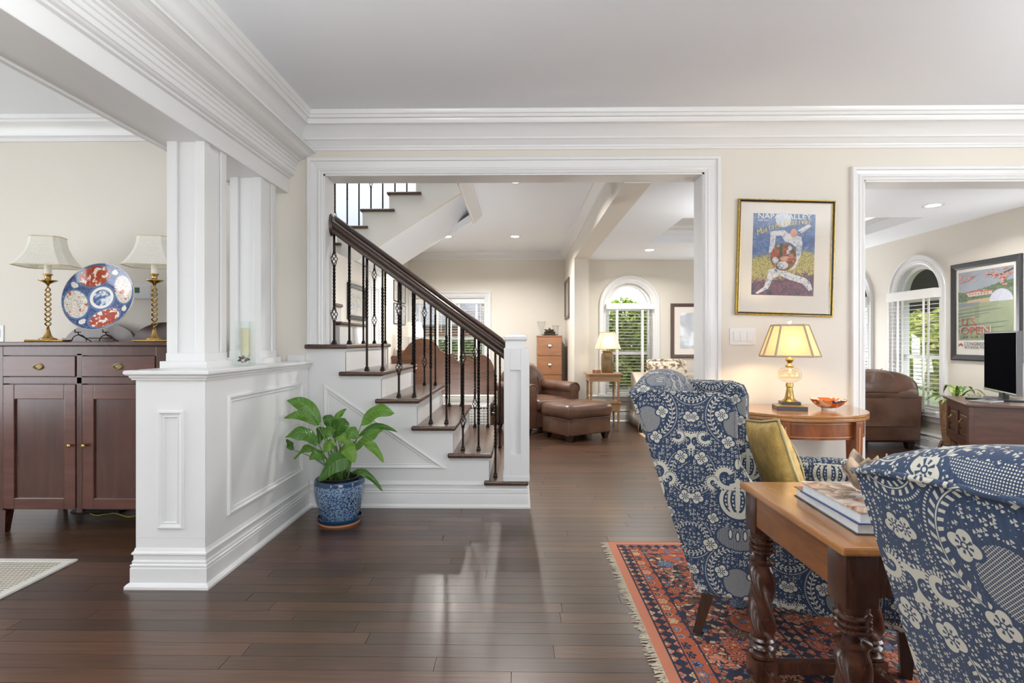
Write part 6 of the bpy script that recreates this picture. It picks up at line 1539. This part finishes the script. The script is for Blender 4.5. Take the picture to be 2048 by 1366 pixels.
mb = MB(); p = U(.045, 1.09)
mb.prism([(p[0]+.030*math.cos(a), p[1]+.030*math.sin(a)) for a in [math.pi*k/10 for k in range(11)]]+[(p[0]-.018, p[1]), (p[0], p[1]+.012), (p[0]+.018, p[1])], 1, -.0074, -.0062); mb.build('emblem', TXR, uo)
MB().box(-UW+.055, UW-.055, -.0142, -.0138, -UH+.055, UH-.055).build('glazing', PICGLASS, uo)
# ---------------------------------------------------------------- outside the windows
GRASSM = plain('lawn', (.05, .085, .02), .95, var=.4, vscale=8)
struct(MB().box(-12, 24, 7.99+1.3, 30, -.3, -.15).build('ground_behind', GRASSM)); struct(MB().box(4.7, 24, -6, 9.29, -.3, -.15).build('ground_side', GRASSM))
FOL = {}
for n, c in (('bright', ((.10, .19, .02), (.40, .50, .09))), ('deep', ((.02, .055, .008), (.10, .17, .03))), ('yellow', ((.15, .22, .02), (.46, .48, .12)))):
    m, nt, b = newmat('foliage_'+n); gi = nt.nodes.new('ShaderNodeNewGeometry'); c0 = ramp(nt, E(nt, gi.outputs['Random Per Island']), [(0, c[0]), (1, c[1])]); nt.links.new(c0, b.inputs['Base Color']); b.inputs['Roughness'].default_value = .5
    tr = nt.nodes.new('ShaderNodeBsdfTranslucent'); nt.links.new(c0, tr.inputs[0]); ms = nt.nodes.new('ShaderNodeMixShader'); ms.inputs[0].default_value = .4; nt.links.new(b.outputs[0], ms.inputs[1]); nt.links.new(tr.outputs[0], ms.inputs[2]); nt.links.new(ms.outputs[0], nt.nodes['Material Output'].inputs[0]); FOL[n] = m
BARK = plain('bark', (.10, .07, .05), .9, var=.3, vscale=20, bmp=.5, bscale=40)
def bush(name, label, cat, loc, rx_, ry_, rz_, n, leaf, mat, trunk, sd, group):
    r_ = thing(name, label, cat, loc, group=group); rg_ = random.Random(sd); V, Fc = [], []
    for i in range(n):
        d = Vector((rg_.gauss(0, 1), rg_.gauss(0, 1), rg_.gauss(0, 1))).normalized(); k = rg_.uniform(.55, 1.0)**.5*(1+.18*math.sin(d.x*5+sd)*math.sin(d.z*4))
        p = Vector((d.x*rx_*k, d.y*ry_*k, trunk+rz_+d.z*rz_*k))
        if p.z < .02: continue
        a = Vector((rg_.gauss(0, 1), rg_.gauss(0, 1), rg_.gauss(0, .6))).normalized(); b_ = a.cross(d+Vector((.1, .2, .3))).normalized(); L = leaf*rg_.uniform(.6, 1.3); q = len(V)
        V += [p-a*L, p+b_*L*.45+d*L*.2, p+a*L, p-b_*L*.45+d*L*.2]; Fc.append((q, q+1, q+2, q+3))
    me = bpy.data.meshes.new('foliage'); me.from_pydata([tuple(v) for v in V], [], Fc); me.materials.append(mat); o = bpy.data.objects.new('foliage', me); COL.objects.link(o); o.parent = r_; o['kind'] = 'stuff'
    for i in range(4):
        a = i*1.7; MB().tube([(0, 0, 0), (.08*math.cos(a), .08*math.sin(a), trunk+rz_*.3), (.45*rx_*math.cos(a), .45*ry_*math.sin(a), trunk+rz_*1.1)], [.035, .028, .008], 6).build('branch', BARK, r_, True)
    return r_
bush('shrub', 'sunlit leafy shrub just outside the arched window behind the sofa', 'shrub', (1.98, 9.0, -.15), .85, .55, 1.0, 11000, .055, FOL['bright'], .05, 1, 'shrubs outside')
bush('shrub', 'low green shrub outside the hall double window', 'shrub', (-1.1, 10.6, -.15), 1.1, .5, .72, 5000, .055, FOL['deep'], .05, 2, 'shrubs outside')
bush('tree', 'yellow-green sunlit tree outside the sunroom window by the golf poster', 'tree', (7.4, 8.0, -.15), 1.6, 1.7, 1.5, 15000, .08, FOL['yellow'], .1, 3, 'trees outside')
bush('tree', 'dark green tree outside the far sunroom window', 'tree', (7.4, 11.8, -.15), 1.5, 1.4, 1.6, 9000, .08, FOL['deep'], .1, 4, 'trees outside')
bush('tree', 'bright green tree farther out beyond the sunlit sunroom tree', 'tree', (12.6, 8.6, -.15), 2.2, 2.6, 1.7, 9000, .10, FOL['bright'], .1, 6, 'trees outside')
bush('tree', 'dense dark green tree behind the sunlit shrub outside the arched window', 'tree', (2.6, 12.2, -.15), 1.7, 1.2, .92, 10000, .09, FOL['deep'], .05, 8, 'trees outside')
# black awning over the sunroom side windows
AWN = plain('black_canvas', (.014, .016, .014), .8)
aw = thing('awning', 'black scalloped canvas awning outside the sunroom side windows', 'awning', (XW+.17, 6.6, 0))
mb = MB(); mb.rings([[(0, -1.35, 2.15), (0, 1.35, 2.15)], [(.75, -1.35, 1.72), (.75, 1.35, 1.72)]], cap=False, closed=False); o = mb.build('canopy', AWN, aw); o.modifiers.new('t', 'SOLIDIFY').thickness = .006
r1, r2 = [], []
for i in range(73):
    y = -1.35+2.7*i/72; r1.append((.752, y, 1.722)); r2.append((.754, y, 1.60-.06*abs(math.sin(math.pi*i/9))))
o = MB().rings([r1, r2], cap=False, closed=False).build('scalloped_valance', AWN, aw); o.modifiers.new('t', 'SOLIDIFY').thickness = .004
for y in (-1.35, 1.35): o = MB().add([(0, y, 2.15), (.75, y, 1.72), (.75, y, 1.58), (0, y, 1.72)], [(0, 1, 2, 3)]).build('end_panel', AWN, aw); o.modifiers.new('t', 'SOLIDIFY').thickness = .004
# brick house behind
m, nt, b = newmat('red_brick'); bt = nt.nodes.new('ShaderNodeTexBrick'); nt.links.new(coords(nt, 'UV'), bt.inputs['Vector']); bt.inputs['Scale'].default_value = 1
bt.inputs['Color1'].default_value = rgba((.14, .05, .03)); bt.inputs['Color2'].default_value = rgba((.18, .08, .05)); bt.inputs['Mortar'].default_value = rgba((.2, .18, .16)); bt.inputs['Brick Width'].default_value = .22; bt.inputs['Row Height'].default_value = .075; bt.inputs['Mortar Size'].default_value = .008
nt.links.new(bt.outputs[0], b.inputs['Base Color']); b.inputs['Roughness'].default_value = .9
hs = thing('neighbour_house', 'red brick neighbouring house with grey roof seen through the hall window blinds', 'house', (-1.0, 13.0, -.15))
MB().box(-5, 1.2, 0, 4, 0, 1.75).build('brick_wall', m, hs, uv=True)
MB().prism([(-.4, 1.7), (4.4, 1.7), (2, 3.6)], 0, -5.3, 1.5).build('roof', plain('slate_roof', (.08, .085, .095), .8, var=.3, vscale=12), hs)
for x in (-2.5, .4): wn = MB().box(x-.4, x+.4, -.03, .01, .7, 1.5, .01).build('window_frame', WHITE, hs); MB().box(x-.34, x+.34, -.035, -.028, .76, 1.44).build('pane', plain('dark_pane', (.05, .06, .08), .1), wn)

# ---------------------------------------------------------------- unseen uplights added to brighten the ceilings
BRZ2 = plain('oiled_bronze', (.05, .034, .022), .4, .7)
def unseen_uplight(label, x, y, energy):
    r_ = thing('unseen_uplight_lamp', label, 'floor lamp', (x, y, 0), group='unseen uplights')
    MB().lathe([(.0, 0), (.15, 0), (.15, .012), (.05, .03), (.02, .05), (.0, .05)], 28).build('base', BRZ2, r_, True, angle=40)
    MB().lathe([(.011, .045), (.011, .9), (.016, .91), (.011, .92), (.011, 1.70), (.0, 1.70)], 12).build('pole', BRZ2, r_, True, angle=40)
    MB().lathe([(.012, 1.68), (.06, 1.70), (.13, 1.75), (.17, 1.82), (.165, 1.82), (.12, 1.757), (.05, 1.71), (.0, 1.70)], 28).build('bowl', BRZ2, r_, True)
    d = bpy.data.lights.new('uplight', 'AREA'); d.shape = 'DISK'; d.size = .26; d.energy = energy; d.color = (.97, .99, 1)
    o = bpy.data.objects.new('uplight', d); COL.objects.link(o); o.location = (x, y, 1.80); o.rotation_euler = (R(180), 0, 0)
unseen_uplight('unseen uplight standing for the lamp glow on the ceiling, out of frame right', 3.7, 1.3, 80)
unseen_uplight('unseen uplight added beside the camera to brighten the ceiling', -.9, .3, 105)  # added out of view only to lift the ceiling
unseen_uplight('unseen uplight added in the sunroom behind the wall to brighten its ceiling', 2.05, 4.6, 9)  # added behind the wall to lift the sunroom and hall ceilings
fu = thing('added_floor_uplight', 'unseen uplight can added behind the staircase to brighten the hall ceiling', 'lamp', (-.85, 5.32, 0))
MB().lathe([(.0, 0), (.085, 0), (.09, .01), (.09, .19), (.082, .20), (.078, .15), (.0, .148)], 24).build('can', BRZ2, fu, True, angle=40)  # this hidden can is an added lamp that lifts the hall ceiling
MB().lathe([(.077, .165), (.0, .168)], 20).build('lens', GLASS, fu)
d = bpy.data.lights.new('uplight', 'AREA'); d.shape = 'DISK'; d.size = .14; d.energy = 22; d.color = (.98, .99, 1)
o = bpy.data.objects.new('uplight', d); COL.objects.link(o); o.location = (-.85, 5.32, .205); o.rotation_euler = (R(180), 0, 0)
